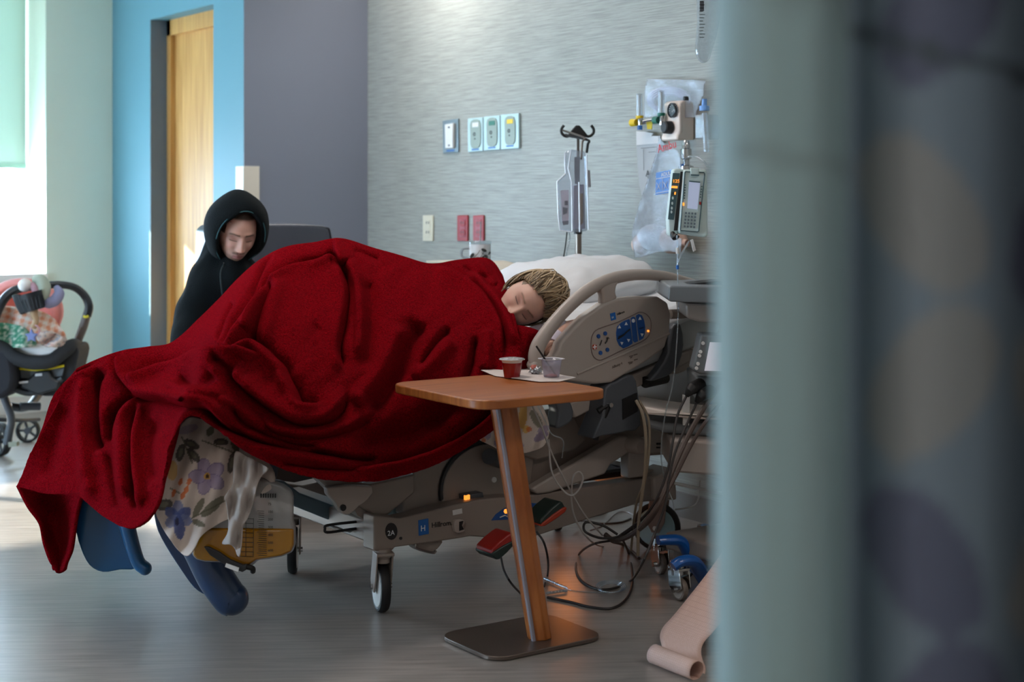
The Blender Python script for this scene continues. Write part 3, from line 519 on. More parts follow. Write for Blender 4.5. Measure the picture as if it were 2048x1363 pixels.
def interp_cols():
    s = np.linspace(0, len(BC)-1, NU); i = np.clip(s.astype(int), 0, len(BC)-2); f = s-i
    A = np.array([[c[0][0], c[0][1], c[1], c[2][0], c[2][1], c[3]] for c in BC], float)
    ip, i2, i3 = np.clip(i-1, 0, None), i+1, np.clip(i+2, None, len(BC)-1); f = f[:, None]
    return .5*((2*A[i])+(A[i2]-A[ip])*f+(2*A[ip]-5*A[i]+4*A[i2]-A[i3])*f**2+(3*A[i]-A[ip]-3*A[i2]+A[i3])*f**3)
Cc = interp_cols(); t = np.linspace(0, 1, NT)
PX = Cc[:, None, 0]+(Cc[:, None, 3]-Cc[:, None, 0])*t[None, :]; PY = Cc[:, None, 1]+(Cc[:, None, 4]-Cc[:, None, 1])*t[None, :]
ZZ = Cc[:, None, 5]+(Cc[:, None, 2]-Cc[:, None, 5])*((1-t)**2.1)[None, :]
PX = PX+12*np.sin(math.pi*t)[None, :]*np.sin(np.linspace(0, 9, NU))[:, None]*.3
FOLDS = [  # kind, raised side (+1 right of travel), points, height, width raised side, depth of drop, width of drop
 ('L', -1, [(192, 730), (146, 754), (123, 785), (96, 831), (70, 884), (43, 945)], .022, 16, .018, 14),
 ('V', 0, [(205, 738), (190, 770), (188, 831), (192, 877), (203, 900)], -.045, 9, 0, 0), ('V', 0, [(172, 757), (165, 831), (173, 930), (188, 999)], .028, 12, 0, 0),
 ('V', 0, [(266, 787), (237, 812), (218, 838), (211, 890)], -.050, 9, 0, 0), ('V', 0, [(280, 793), (249, 823), (245, 869), (245, 945), (257, 995)], .026, 10, 0, 0),
 ('V', 0, [(276, 812), (264, 869), (262, 964), (270, 1022)], -.04, 6, 0, 0), ('V', 0, [(285, 806), (276, 854), (272, 907), (280, 968), (285, 1018)], .030, 7, 0, 0),
 ('V', 0, [(312, 830), (300, 900), (305, 960)], -.02, 12, 0, 0), ('V', 0, [(140, 800), (110, 880), (100, 960)], -.018, 16, 0, 0), ('V', 0, [(215, 900), (225, 960), (235, 1020)], -.02, 9, 0, 0),
 ('L', -1, [(250, 704), (238, 722), (244, 752), (258, 772), (276, 789), (299, 795), (333, 798), (368, 807), (414, 812), (437, 832), (462, 856)], .055, 24, .030, 11),
 ('L', 1, [(262, 760), (276, 752), (310, 736), (354, 724), (391, 706), (425, 698), (459, 698), (494, 704), (521, 714)], .050, 26, .030, 14),
 ('L', 1, [(463, 700), (473, 690), (501, 682), (524, 694), (542, 713), (563, 733), (574, 759), (588, 784), (597, 805), (620, 812), (650, 806)], .050, 24, .045, 18),
 ('L', -1, [(460, 745), (473, 759), (505, 789), (551, 821), (586, 841), (620, 847), (655, 840), (680, 818), (692, 780)], .045, 26, .040, 10),
 ('L', -1, [(530, 845), (551, 860), (597, 870), (643, 870), (700, 855), (745, 825)], .026, 14, .030, 10),
 ('V', 0, [(425, 715), (446, 729), (473, 759)], -.03, 9, 0, 0), ('V', 0, [(360, 760), (400, 765), (430, 745)], -.025, 14, 0, 0), ('V', 0, [(330, 770), (400, 785), (450, 790)], .02, 9, 0, 0),
 ('V', 0, [(400, 806), (437, 848), (482, 869), (528, 885), (620, 901), (700, 914), (760, 912)], -.045, 7, 0, 0), ('V', 0, [(430, 855), (482, 885), (528, 900), (620, 915), (700, 928)], .022, 8, 0, 0),
 ('V', 0, [(466, 812), (473, 834), (505, 857), (574, 882), (640, 890)], -.03, 6, 0, 0), ('V', 0, [(440, 800), (480, 815), (520, 848)], .018, 8, 0, 0),
 ('V', 0, [(560, 925), (640, 935), (720, 940)], -.02, 6, 0, 0),
 ('L', -1, [(676, 520), (660, 510), (638, 521), (589, 530), (556, 545), (536, 560), (517, 591), (493, 625), (464, 659), (442, 690)], .032, 18, .045, 9),
 ('V', 0, [(546, 512), (527, 533), (510, 567), (498, 595)], -.022, 5, 0, 0), ('V', 0, [(545, 556), (524, 606), (510, 644), (496, 684)], -.042, 8, 0, 0), ('V', 0, [(470, 600), (448, 640), (432, 680)], -.02, 5, 0, 0),
 ('V', 0, [(535, 575), (510, 615), (488, 660)], .022, 7, 0, 0), ('V', 0, [(566, 560), (545, 620), (525, 690)], .02, 12, 0, 0),
 ('L', -1, [(669, 478), (670, 495), (676, 514), (684, 530)], .040, 16, .018, 10),
 ('L', 1, [(674, 522), (689, 567), (690, 606), (682, 652), (674, 700), (684, 740)], .022, 20, .055, 13),
 ('V', 0, [(696, 520), (712, 552), (720, 586), (722, 650), (716, 720)], .030, 9, 0, 0), ('V', 0, [(736, 560), (740, 640), (730, 740)], -.025, 14, 0, 0), ('V', 0, [(705, 500), (730, 508), (760, 520)], -.02, 6, 0, 0),
 ('V', 0, [(842, 640), (821, 682), (800, 730), (765, 785), (735, 815)], -.05, 20, 0, 0), ('V', 0, [(800, 650), (780, 710), (745, 770), (712, 810)], .03, 18, 0, 0), ('V', 0, [(905, 680), (871, 722), (830, 760)], .028, 14, 0, 0),
 ('V', 0, [(900, 655), (868, 690), (838, 735)], -.028, 9, 0, 0), ('V', 0, [(952, 672), (944, 729), (925, 770)], -.03, 9, 0, 0), ('V', 0, [(976, 660), (972, 740)], .02, 10, 0, 0), ('V', 0, [(640, 650), (620, 680), (632, 700)], -.012, 12, 0, 0),
 ('L', 1, [(868, 528), (900, 540), (922, 551), (962, 581), (993, 628), (1004, 662), (1006, 715)], .030, 20, .022, 7),
 ('V', 0, [(942, 540), (969, 574), (993, 601), (1008, 625), (1020, 655), (1032, 690)], .022, 7, 0, 0), ('V', 0, [(925, 530), (950, 545), (985, 560)], -.016, 5, 0, 0), ('V', 0, [(955, 525), (972, 545), (990, 575)], .018, 6, 0, 0),
 ('L', 1, [(700, 938), (760, 930), (827, 916), (895, 890), (949, 858), (993, 820), (1010, 790)], .028, 14, .035, 26),
 ('V', 0, [(700, 880), (790, 870), (870, 835), (920, 790)], -.045, 22, 0, 0)]
def relief(PX, PY):
    R = np.zeros_like(PX)
    for kind, side, pts, h, wr, hv, wv in FOLDS:
        P = np.array([(p.x, p.y) for p in cat([V3(p) for p in pts], 4)]); best = np.full(PX.shape, 1e9); sg = np.zeros_like(PX); tt = np.zeros_like(PX); n = len(P)-1
        x0, y0 = P.min(0)-110; x1, y1 = P.max(0)+110
        for k in range(n):
            a = P[k]; d = P[k+1]-a; L2 = d@d; f = ((PX-a[0])*d[0]+(PY-a[1])*d[1])/L2; fc = np.clip(f, 0, 1)
            ex = PX-a[0]-fc*d[0]; ey = PY-a[1]-fc*d[1]; dist = np.hypot(ex, ey); c = (-d[1]*ex+d[0]*ey); m = dist < best
            best = np.where(m, dist, best); sg = np.where(m, np.sign(c), sg); tt = np.where(m, (k+f if k in (0, n-1) else k+fc)/n, tt)
        taper = np.clip(np.minimum((tt+.02)/.14, (1.02-tt)/.14), 0, 1); taper = taper*taper*(3-2*taper)
        if kind == 'V': R += h*taper*np.exp(-(best/wr)**2)
        else:
            d = best*sg*side; s = 1/(1+np.exp(-np.clip(d/1.6, -30, 30)))
            R += taper*(h*s*np.exp(-(np.maximum(d, 0)/wr)**1.5)-hv*(1-s)*np.exp(-(np.maximum(-d, 0)/wv)**1.5))
    return R
RL = relief(PX, PY)*1.75
RL += .005*np.sin(PX/19+np.sin(PY/31)*2)*np.sin(PY/27+np.sin(PX/41)*1.7)+.003*np.sin(PX/9.3+PY/13.1+np.sin(PY/17)*1.5)+.0012*np.sin(PX/2.9+np.sin(PY/5)*2)*np.sin(PY/3.3+np.sin(PX/7)*2)
# fade the relief where the sheet curls away over the ridge
fade = np.clip(t/.06, .25, 1)[None, :]; RL = RL*fade
dirv = Vector((Bv.x*.96, Bv.y*.96, .26)); base = np.array((0, 0, H))
rx = np.array(Fv)[None, None, :]+np.array(Rv)[None, None, :]*((PX-1024)/FP)[..., None]+np.array(Uv)[None, None, :]*((HZ-PY)/FP)[..., None]
WP_ = base+rx*ZZ[..., None]+RL[..., None]*np.array(dirv)
WP_[..., 2] = np.maximum(WP_[..., 2], .03)
# back side: over the ridge and down behind
NBk = 16; back = []
for k in range(NBk, 0, -1):
    f = k/NBk; p = WP_[:, 0, :].copy(); p += np.array((Fv.x, Fv.y, 0))*(.30*f**.8)+np.array((0, 0, -1))*(.30*f**2.0); back.append(p[:, None, :])
ALL = np.concatenate(back+[WP_], axis=1); nu, nt_ = ALL.shape[:2]
vs = ALL.reshape(-1, 3).tolist(); fs_ = [(i*nt_+j, i*nt_+j+1, (i+1)*nt_+j+1, (i+1)*nt_+j) for i in range(nu-1) for j in range(nt_-1)]
def patch(rows, sm=5):
    """extra cloth patch given by rows of (px,py,Z)"""
    global vs, fs_
    rr_ = []
    for row in rows:
        P = cat([Vector(p) for p in row], sm); rr_.append(P)
    colsn = len(rr_[0]); full = [cat([r_[k] for r_ in rr_], sm) for k in range(colsn)]; b0 = len(vs); m_ = len(full[0])
    for c_ in full:
        for p in c_: w_ = pd(p.x, p.y, p.z); vs.append([w_.x, w_.y, max(w_.z, .02)])
    fs_ += [(b0+i*m_+j, b0+i*m_+j+1, b0+(i+1)*m_+j+1, b0+(i+1)*m_+j) for i in range(colsn-1) for j in range(m_-1)]
patch([[(34, 970, 4.95), (70, 980, 5.0), (110, 985, 5.02), (150, 985, 4.96), (168, 980, 4.9)], [(56, 1012, 4.93), (85, 1020, 5.02), (115, 1022, 5.04), (140, 1025, 4.98), (155, 1030, 4.9)],
       [(80, 1046, 4.92), (96, 1058, 5.02), (118, 1064, 5.03), (138, 1068, 4.97), (149, 1070, 4.9)], [(88, 1085, 4.92), (103, 1096, 4.96), (120, 1098, 5.0), (134, 1100, 4.96), (144, 1100, 4.9)],
       [(100, 1122, 4.92), (110, 1128, 4.93), (119, 1128, 4.95), (127, 1127, 4.93), (134, 1124, 4.9)], [(108, 1138, 4.92), (113, 1142, 4.91), (119, 1144, 4.92), (125, 1142, 4.91), (131, 1138, 4.9)]])
patch([[(150, 742, 4.99), (170, 730, 5.0), (200, 716, 5.02)], [(108, 790, 4.98), (130, 775, 4.98), (160, 760, 4.98)], [(88, 850, 4.98), (105, 840, 4.97), (130, 830, 4.97)], [(76, 880, 4.98), (90, 880, 4.97), (110, 880, 4.96)], [(64, 915, 4.97), (75, 920, 4.96), (90, 925, 4.95)], [(45, 960, 4.96), (56, 962, 4.95), (70, 962, 4.94)]])
patch([[(1014, 640, 5.03), (1032, 650, 5.0), (1052, 655, 5.0), (1072, 661, 5.03), (1080, 668, 5.10)], [(1020, 668, 4.99), (1036, 672, 4.97), (1052, 668, 4.96), (1072, 672, 4.99), (1086, 675, 5.08)], [(1026, 700, 4.95), (1040, 700, 4.92), (1055, 692, 4.95), (1068, 690, 5.0), (1078, 686, 5.06)],
       [(1030, 740, 4.94), (1042, 735, 4.92), (1052, 725, 4.94), (1060, 715, 5.0), (1066, 706, 5.06)], [(1034, 800, 4.94), (1046, 790, 4.93), (1054, 780, 4.95), (1060, 770, 5.0), (1064, 765, 5.06)]])
me = bpy.data.meshes.new('red_blanket'); V_ = np.array(vs); cen = (V_.min(0)+V_.max(0))/2; cen[2] = V_[:, 2].min(); V_ -= cen
me.from_pydata(V_.tolist(), [], fs_); me.shade_smooth()
RED = bpy.data.materials.new('red_fleece'); RED.use_nodes = True; nt = RED.node_tree; N = nt.nodes; L = nt.links; b = N['Principled BSDF']
tc = N.new('ShaderNodeTexCoord'); no = N.new('ShaderNodeTexNoise'); no.inputs['Scale'].default_value = 230; no.inputs['Detail'].default_value = 6; no.inputs['Roughness'].default_value = .75; L.new(tc.outputs['Object'], no.inputs['Vector'])
r = N.new('ShaderNodeValToRGB'); r.color_ramp.elements[0].position = .32; r.color_ramp.elements[0].color = lin('#480006'); r.color_ramp.elements[1].position = .68; r.color_ramp.elements[1].color = lin('#b00718'); L.new(no.outputs[0], r.inputs[0]); L.new(r.outputs[0], b.inputs['Base Color'])
n2 = N.new('ShaderNodeTexNoise'); n2.inputs['Scale'].default_value = 45; n2.inputs['Detail'].default_value = 3; L.new(tc.outputs['Object'], n2.inputs['Vector']); ad = N.new('ShaderNodeMath'); ad.operation = 'ADD'; L.new(no.outputs[0], ad.inputs[0]); L.new(n2.outputs[0], ad.inputs[1])
bp = N.new('ShaderNodeBump'); bp.inputs['Strength'].default_value = 1.0; bp.inputs['Distance'].default_value = .009; L.new(ad.outputs[0], bp.inputs['Height']); L.new(bp.outputs[0], b.inputs['Normal'])
b.inputs['Roughness'].default_value = .95; b.inputs['Specular IOR Level'].default_value = .0; b.inputs['Sheen Weight'].default_value = .04; b.inputs['Sheen Roughness'].default_value = .45; b.inputs['Sheen Tint'].default_value = (1, .35, .40, 1)
me.materials.append(RED); blk = bpy.data.objects.new('fleece_blanket', me); COL.objects.link(blk); blk.location = cen; ORI[blk.name] = Vector(cen)
md = blk.modifiers.new('thick', 'SOLIDIFY'); md.thickness = .010; md.offset = 0
tag(blk, 'thick red fleece blanket draped over the woman and the bed foot', 'blanket')
# ------------------------------------------------------------ printed floral sheet, seen in two places
def ell(x, y, cx, cy, a, b_, ang):
    c, s = math.cos(ang), math.sin(ang); dx, dy = x-cx, y-cy; return ((dx*c+dy*s)/a)**2+((-dx*s+dy*c)/b_)**2
def floral(x, y, seed=0):
    col = (.72, .66, .62)
    def mixc(c, k): nonlocal col; col = tuple(a*(1-k)+b_*k for a, b_ in zip(col, c))
    LAV, LAVD, LEAF, LEAFD, BLUEF, YEL, ORF = (.38, .33, .52), (.24, .20, .38), (.13, .14, .09), (.02, .025, .02), (.08, .13, .40), (.72, .42, .04), (.66, .15, .02)
    n_ = noise.noise(Vector((x*.06, y*.06, seed)))*.5+.5
    if seed == 0:
        cx, cy = 415, 952
        for k in range(5):
            a = -1.9+k*2*math.pi/5; e = ell(x, y, cx+19*math.cos(a), cy+19*math.sin(a), 19, 14, a)
            if e < 1: mixc(LAV if e < .8 else LAVD, .8+.2*n_)
        if math.hypot(x-cx, y-cy) < 7: mixc(YEL, .9)
        if math.hypot(x-cx, y-cy) < 4: mixc((.08, .04, .02), 1)
        for cx, cy, a, b_, an, dk in ((383, 888, 17, 8, .45, 1), (387, 910, 17, 8, .9, 1), (361, 905, 9, 18, .25, 1), (442, 884, 15, 7, 0, 1), (420, 862, 7, 11, .6, 0), (463, 925, 8, 22, .2, 1), (328, 1008, 19, 11, -.2, 1), (398, 1014, 22, 7, -1.05, 0), (425, 1012, 30, 9, -.75, 0), (397, 1045, 14, 6, .4, 0), (338, 1095, 9, 5, .5, 0), (470, 893, 7, 14, -.5, 0)):
            e = ell(x, y, cx, cy, a, b_, an)
            if e < 1: mixc(LEAFD if dk and e > .25 else LEAF, .85)
        for (x0, y0), (x1, y1) in (((405, 881), (475, 908)), ((363, 873), (385, 925)), ((340, 975), (360, 985)), ((385, 1035), (450, 1000))):
            f = max(0, min(1, ((x-x0)*(x1-x0)+(y-y0)*(y1-y0))/((x1-x0)**2+(y1-y0)**2)))
            if math.hypot(x-x0-f*(x1-x0), y-y0-f*(y1-y0)) < 1.5: mixc(LEAF, .9)
        cx, cy = 357, 1035
        for k, (a, r_) in enumerate(((-1.6, 20), (-.7, 17), (.3, 16), (-2.5, 18), (2.6, 16), (1.5, 24))):
            e = ell(x, y, cx+r_*.8*math.cos(a), cy+r_*.8*math.sin(a), r_, 11, a)
            if e < 1: mixc(BLUEF if k % 2 else (.20, .26, .52), .75+.25*n_)
        if ell(x, y, 354, 1042, 3, 9, 0) < 1: mixc((.03, .03, .08), .9)
        if ell(x, y, 344, 940, 12, 20, 0) < 1: mixc(YEL, .7)
        for cx, cy in ((362, 963), (378, 963), (373, 978), (348, 985), (366, 990)):
            if ell(x, y, cx, cy, 4, 8, .3) < 1: mixc(ORF, .9)
        if ell(x, y, 376, 858, 22, 9, -.3) < 1: mixc(LAV, .6)
    else:
        for cx, cy, a, b_, an, c_ in ((1046, 830, 9, 28, .1, YEL), (1052, 858, 6, 9, .4, YEL), (1072, 838, 9, 20, -.5, LEAF), (1057, 858, 6, 5, 0, ORF), (1082, 872, 16, 8, -.6, LAVD), (1088, 858, 14, 6, -.4, LAV), (975, 868, 7, 11, 0, LAV), (998, 880, 8, 14, .4, LAVD), (966, 880, 5, 5, 0, ORF), (1040, 890, 8, 5, 0, LAV)):
            if ell(x, y, cx, cy, a, b_, an) < 1: mixc(c_, .8)
    return col
def px_cloth(name, pts, Zf, m, colf, step=2.2, par=None, thick=.003):
    """cloth cut to an outline given in pixels, each vertex put at its own depth"""
    xs = [p[0] for p in pts]; ys = [p[1] for p in pts]; bm = bmesh.new(); f = bm.faces.new([bm.verts.new((x, y, 0)) for x, y in outline(pts, 4)])
    for a0, a1, n_ in ((min(xs), max(xs), Vector((1, 0, 0))), (min(ys), max(ys), Vector((0, 1, 0)))):
        k = a0+step
        while k < a1: bmesh.ops.bisect_plane(bm, geom=bm.verts[:]+bm.edges[:]+bm.faces[:], plane_co=n_*k, plane_no=n_, dist=.01); k += step
    cols = []
    for v in bm.verts: x, y = v.co.x, v.co.y; cols.append(colf(x, y) if colf else None); v.co = pd(x, y, Zf(x, y))
    o = obj(name, bm, m, par, ang=180, solid=thick)
    if colf: vcolors(o, lambda i, co: cols[i])
    return o
FLM = mat('printed_cotton', '#e8e0da', .85, var=.02, vcol=True, bump=.1, bscale=300)
s1 = px_cloth('floral_sheet', [(330, 930), (345, 880), (372, 838), (400, 836), (440, 850), (500, 900), (545, 935), (545, 975), (500, 1000), (470, 1030), (440, 1045), (415, 1060), (400, 1075), (390, 1095), (376, 1111), (362, 1105), (345, 1085), (320, 1045), (312, 1020), (322, 980)],
              lambda x, y: 4.34+.10*sstep(1000, 840, y)+.014*math.sin(x/9+y/30)+.02*math.sin(y/40)+(.0 if x < 440 else .0008*(x-440)), FLM, lambda x, y: floral(x, y, 0))
tag(s1, 'white floral printed sheet hanging from under the blanket at the bed foot', 'sheet')
s2 = px_cloth('floral_sheet', [(952, 872), (985, 850), (1020, 800), (1040, 790), (1075, 800), (1095, 835), (1098, 865), (1088, 890), (1070, 900), (1048, 905), (1035, 900), (1010, 905), (985, 892)],
              lambda x, y: 4.90+.01*math.sin(x/7+y/20)+.02*math.sin(y/30)+.0006*(x-1020), FLM, lambda x, y: floral(x, y, 1))
tag(s2, 'end of floral printed sheet hanging behind the post of the side table', 'sheet')
OFFS = mat('white_cotton', '#a69e99', .85, bump=.15, bscale=60)
cr = lambda x, y: (300+x/4.009, 820+y/4.009)
cw = px_cloth('white_sheet', [cr(*p) for p in ((690, 330), (780, 370), (880, 420), (945, 470), (890, 530), (860, 600), (830, 720), (785, 860), (745, 930), (735, 1050), (722, 1165), (700, 1160), (680, 1105), (645, 1075), (600, 1075), (580, 1060), (630, 960), (615, 760), (600, 690), (660, 600), (670, 450))],
              lambda x, y: 4.27+.022*abs(((x-487-.18*(y-950))/16) % 2-1)+.012*math.sin(x/5+y/17)+.05*sstep(990, 910, y), OFFS, None, step=3)
tag(cw, 'crumpled white sheet corner hanging in front of the drainage bag', 'sheet')
# ------------------------------------------------------------ drainage bag
bagp = [cr(*p) for p in ((330, 1110), (335, 1165), (365, 1200), (440, 1218), (600, 1225), (780, 1262), (830, 1245), (858, 1205), (950, 1195), (1060, 1175), (1140, 1140), (1160, 1080), (1160, 950), (1142, 890), (1142, 700), (1125, 645), (1060, 600), (920, 555), (860, 540), (700, 560), (500, 700), (420, 930), (345, 1050))]
bag = thing('drainage_bag', 'drainage bag of amber fluid hanging from the bed foot', 'drainage bag', pd(500, 1080, 4.44))
def slabZ(pts, Z, th, sm=0): return prism(bmesh.new(), [pd(x, y, Z) for x, y in outline(pts, sm)], Fv*th)
obj('bag_film', slabZ(bagp, 4.40, .034), thin('bag_film', '#c9c6c4', .55, .25, .12, milk=.50), bag, bevel=.010, seg=3)
obj('fluid', slabZ([cr(*p) for p in ((415, 945), (345, 1060), (338, 1110), (345, 1165), (375, 1195), (440, 1210), (600, 1215), (780, 1248), (850, 1200), (1050, 1168), (1130, 1135), (1150, 1080), (1150, 952))], 4.394, .02), mat('amber_fluid', '#8f600a', .18, coat=.4), bag, bevel=.006)
bm = bmesh.new(); ln = lambda a, b_, r=.0007, bm=bm: tube(bm, [pd(*cr(*a), 4.390), pd(*cr(*b_), 4.390)], r, 4)
for k in range(9): ln((690, 865+k*38), (830, 870+k*38))
for x in (700, 770, 830): ln((x, 865), (x-3, 1170))
for k in range(22): ln((870-(k % 5 == 0)*12, 805+k*17), (915+(k > 8)*20, 808+k*17))
obj('printed_scale', bm, INK, bag)['kind'] = 'stuff'
for k, s_ in enumerate(('75', '100', '200', '300', '400', '500', '600')): text('scale_number', s_, .010, INK, pd(*cr(945, 760+k*62), 4.390), Rv, (0, 0, 1), bag)
bm = bmesh.new()
for k in range(7): prism(bm, [pd(*cr(x, y), 4.390) for x, y in ((885+k*19, 668), (896+k*19, 666), (896+k*19, 700), (885+k*19, 702))], Fv*.001)
obj('printed_marks', bm, INK, bag)['kind'] = 'stuff'
cl = obj('outlet_clamp', slabZ([cr(*p) for p in ((430, 1095), (470, 1095), (560, 1140), (640, 1195), (745, 1240), (775, 1235), (770, 1280), (740, 1298), (640, 1262), (560, 1215), (480, 1160))], 4.375, .012), DARK, bag, bevel=.002)
obj('clamp_label', slabZ([cr(*p) for p in ((610, 1225), (715, 1262), (705, 1295), (600, 1255))], 4.372, .004), WHT, bag)
obj('outlet_tube', tb([pd(*cr(760, 1250), 4.39), pd(*cr(820, 1265), 4.40), pd(*cr(825, 1290), 4.42)], .008, 10, 3), BLK, bag)
obj('hanging_cord', tb([pd(*cr(900, 545), 4.42), pd(*cr(890, 480), 4.45), pd(*cr(880, 430), 4.5)], .003, 6, 3), WHT, bag)
# ------------------------------------------------------------ people
SKIN = mat('skin', '#ffffff', .48, var=.03, vscale=30, vcol=True, sss=.25, bump=.05, bscale=400, spec=.35)
def axes(fwd, up):
    f = fwd.normalized(); u = (up-f*up.dot(f)).normalized(); return f.cross(u), f, u
def head_surface(man, nlon=170, nlat=150):
    """head in local metres: x to the person's right, y forward, z up; returns rows of (point, colour)"""
    rows = []
    sk = (.56, .34, .27) if man else (.60, .36, .28)
    for j in range(nlat+1):
        ph = -math.pi/2+math.pi*j/nlat; row = []
        for i in range(nlon):
            # denser columns at the front
            s = 2*i/nlon-1; th = math.pi*(s*.55+.45*s**3); c = abs(math.cos(ph))**.80
            x = .073*math.sin(th)*c; y = math.cos(th)*c*(.090 if math.cos(th) > 0 else .100); z = .118*math.sin(ph); zn = z/.118
            jaw = 1-(.30 if man else .40)*sstep(-.15, -1, zn); x *= jaw*(1-.06*sstep(.4, 1, zn))
            if y < 0: y *= 1-.45*sstep(-.1, -.9, zn)
            else:
                y *= 1-.10*sstep(.35, 1, zn); y += .010*sstep(-.45, -.95, zn)*(y/.09)
                w_ = sstep(.0, .045, y)
                ax = abs(x)
                # nose: bridge to tip, then the underside
                t_ = max(0, min(1, (.010-z)/.046)); nz = (.006+.020*t_**1.25)*(sstep(-.050, -.040, z))*sstep(.022, .002, z) if z < .022 else 0
                y += w_*nz*math.exp(-(ax/(.0075+.0055*t_))**2)
                y += w_*.009*ga(ax-.0125, .0058)*ga(z+.040, .0065)
                y -= w_*.004*ga(ax-.006, .003)*ga(z+.0475, .0025)
                y -= w_*.0125*ga(ax-.031, .0165)*ga(z-.004, .0125)                      # socket
                y += w_*.0080*ga(ax-.031, .0120)*ga(z-.001, .0078)                     # closed lid over the eyeball
                y -= w_*.0016*ga(ax-.031, .013)*ga(z+.0045+.10*(ax-.031)**2*100*.1, .0013)
                y += w_*(.0048 if man else .0025)*ga(ax-.027, .021)*ga(z-.023, .0075)
                y += w_*.0055*ga(ax-.042, .018)*ga(z+.030, .020)
                y -= w_*.0035*ga(ax-.050, .012)*ga(z+.062, .018)
                y += w_*.0068*ga(x, .0200)*ga(z+.0655, .0052)*(1-.18*ga(x, .003))
                y += w_*.0078*ga(x, .0175)*ga(z+.0770, .0058)
                y -= w_*.0048*ga(x, .0210)*ga(z+.0712, .0018)
                y -= w_*.0040*ga(x, .014)*ga(z+.0880, .005)
                y += w_*.0075*ga(x, .017)*ga(z+.104, .012)
                y -= w_*.0018*ga(x, .0030)*ga(z+.056, .006)
            ax = abs(x); col = sk; fr = y > 0
            def mx_(c2, k): nonlocal col; k = max(0, min(1, k)); col = tuple(a*(1-k)+b_*k for a, b_ in zip(col, c2))
            if fr:
                mx_((.66, .30, .24), .40*ga(ax-.042, .018)*ga(z+.032, .016)); mx_((.62, .26, .20), .35*ga(x, .012)*ga(z+.040, .01))
                mx_((.36, .17, .14), .75*ga(ax-.031, .016)*ga(z-.002, .009))
                lash = z+.0048-1.6*(ax-.031)**2*3; mx_((.06, .035, .025), 1.1*ga(lash, .0014)*sstep(.0155, .0125, abs(ax-.031)))
                bz = .0185+.10*(ax-.012)-2.2*max(0, ax-.034)**1.4*.9
                mx_((.10, .06, .04) if man else (.22, .13, .08), (1.0 if man else .9)*ga(z-bz-.002, .0036 if man else .0030)*sstep(.008, .013, ax)*sstep(.052, .044, ax))
                lip = (.40, .16, .15) if man else (.48, .19, .18)
                mx_(lip, .85*sstep(.0225, .0185, ax)*(sstep(-.0835, -.080, z)*sstep(-.0600, -.0635, z+.25*max(0, ax-.008))))
                mx_((.14, .05, .05), .9*ga(z+.0712, .0013)*sstep(.0215, .018, ax)); mx_((.12, .05, .04), .9*ga(ax-.0062, .0026)*ga(z+.0478, .0022))
            if man:
                n_ = noise.noise(Vector((x, y, z))*260)*.35+.8; BR = (.13, .075, .045)
                side = sstep(.045, .060, ax)*sstep(-.005, -.035, z)*(1 if y > -.01 else 0)
                low = sstep(-.078, -.095, z); mus = ga(z+.0575, .0055)*sstep(.028, .020, ax)*sstep(.002, .005, ax) if fr else 0
                chin = sstep(.045, .030, abs(ax-.030))*sstep(-.060, -.080, z)
                mx_(BR, min(1, max(side*.8, low, mus*.95, chin*.75))*n_*1.0*(0 if (fr and ax < .019 and -.082 < z < -.062) else 1))
                hair = sstep(.070, .080, z+.10*(ax-.03) if y > 0 else .2); 
                if y <= .0 and z > -.02: hair = 1
                if ax > .058 and z > .01 and y < .05: hair = 1
                mx_((.05, .033, .022), hair)
            else:
                if z > .078 or (y < -.005 and z > -.05) or (ax > .060 and z > .02 and y < .035): mx_((.16, .10, .06), 1)
            row.append((Vector((x, y, z)), col))
        rows.append(row)
    return rows
def skinned(joints, edges, sub=2, root=0):
    """one continuous limb/body surface grown along joints: (point, radius)"""
    me = bpy.data.meshes.new('t'); me.from_pydata([tuple(j[0]) for j in joints], edges, []); o = bpy.data.objects.new('t', me); COL.objects.link(o)
    o.modifiers.new('s', 'SKIN'); sv = me.skin_vertices[0].data
    for i, j in enumerate(joints):
        r_ = j[1]; sv[i].radius = (r_, r_) if not isinstance(r_, tuple) else r_; sv[i].use_root = (i == root)
    o.modifiers.new('u', 'SUBSURF').levels = sub
    bpy.context.view_layer.update(); ev = o.evaluated_get(bpy.context.evaluated_depsgraph_get()); m2 = bpy.data.meshes.new_from_object(ev)
    bm = bmesh.new(); bm.from_mesh(m2); bpy.data.objects.remove(o); bpy.data.meshes.remove(m2); return bm
def blend(bm, vox, smooth_):
    me = bpy.data.meshes.new('t'); bm.to_mesh(me); bm.free(); o = bpy.data.objects.new('t', me); COL.objects.link(o)
    m_ = o.modifiers.new('r', 'REMESH'); m_.mode = 'VOXEL'; m_.voxel_size = vox; m_ = o.modifiers.new('s', 'SMOOTH'); m_.iterations = smooth_; m_.factor = .6
    bpy.context.view_layer.update(); m2 = bpy.data.meshes.new_from_object(o.evaluated_get(bpy.context.evaluated_depsgraph_get())); bm = bmesh.new(); bm.from_mesh(m2); bpy.data.objects.remove(o); bpy.data.meshes.remove(m2); return bm
def person(name, label, rows, c, M3, sc, body, m):
    bm = body; cols = [(.60, .37, .29)]*len(bm.verts)
    R_ = []
    for row in rows:
        rr_ = []
        for p, col in row: rr_.append(bm.verts.new(c+M3 @ (p*sc))); cols.append(col)
        R_.append(rr_)
    for A, B_ in zip(R_, R_[1:]):
        n = len(A)
        for k in range(n): bm.faces.new((A[k], A[(k+1) % n], B_[(k+1) % n], B_[k]))
    o = obj(name, bm, m, ang=180); vcolors(o, lambda i, co: cols[i]); return tag(o, label, 'person')
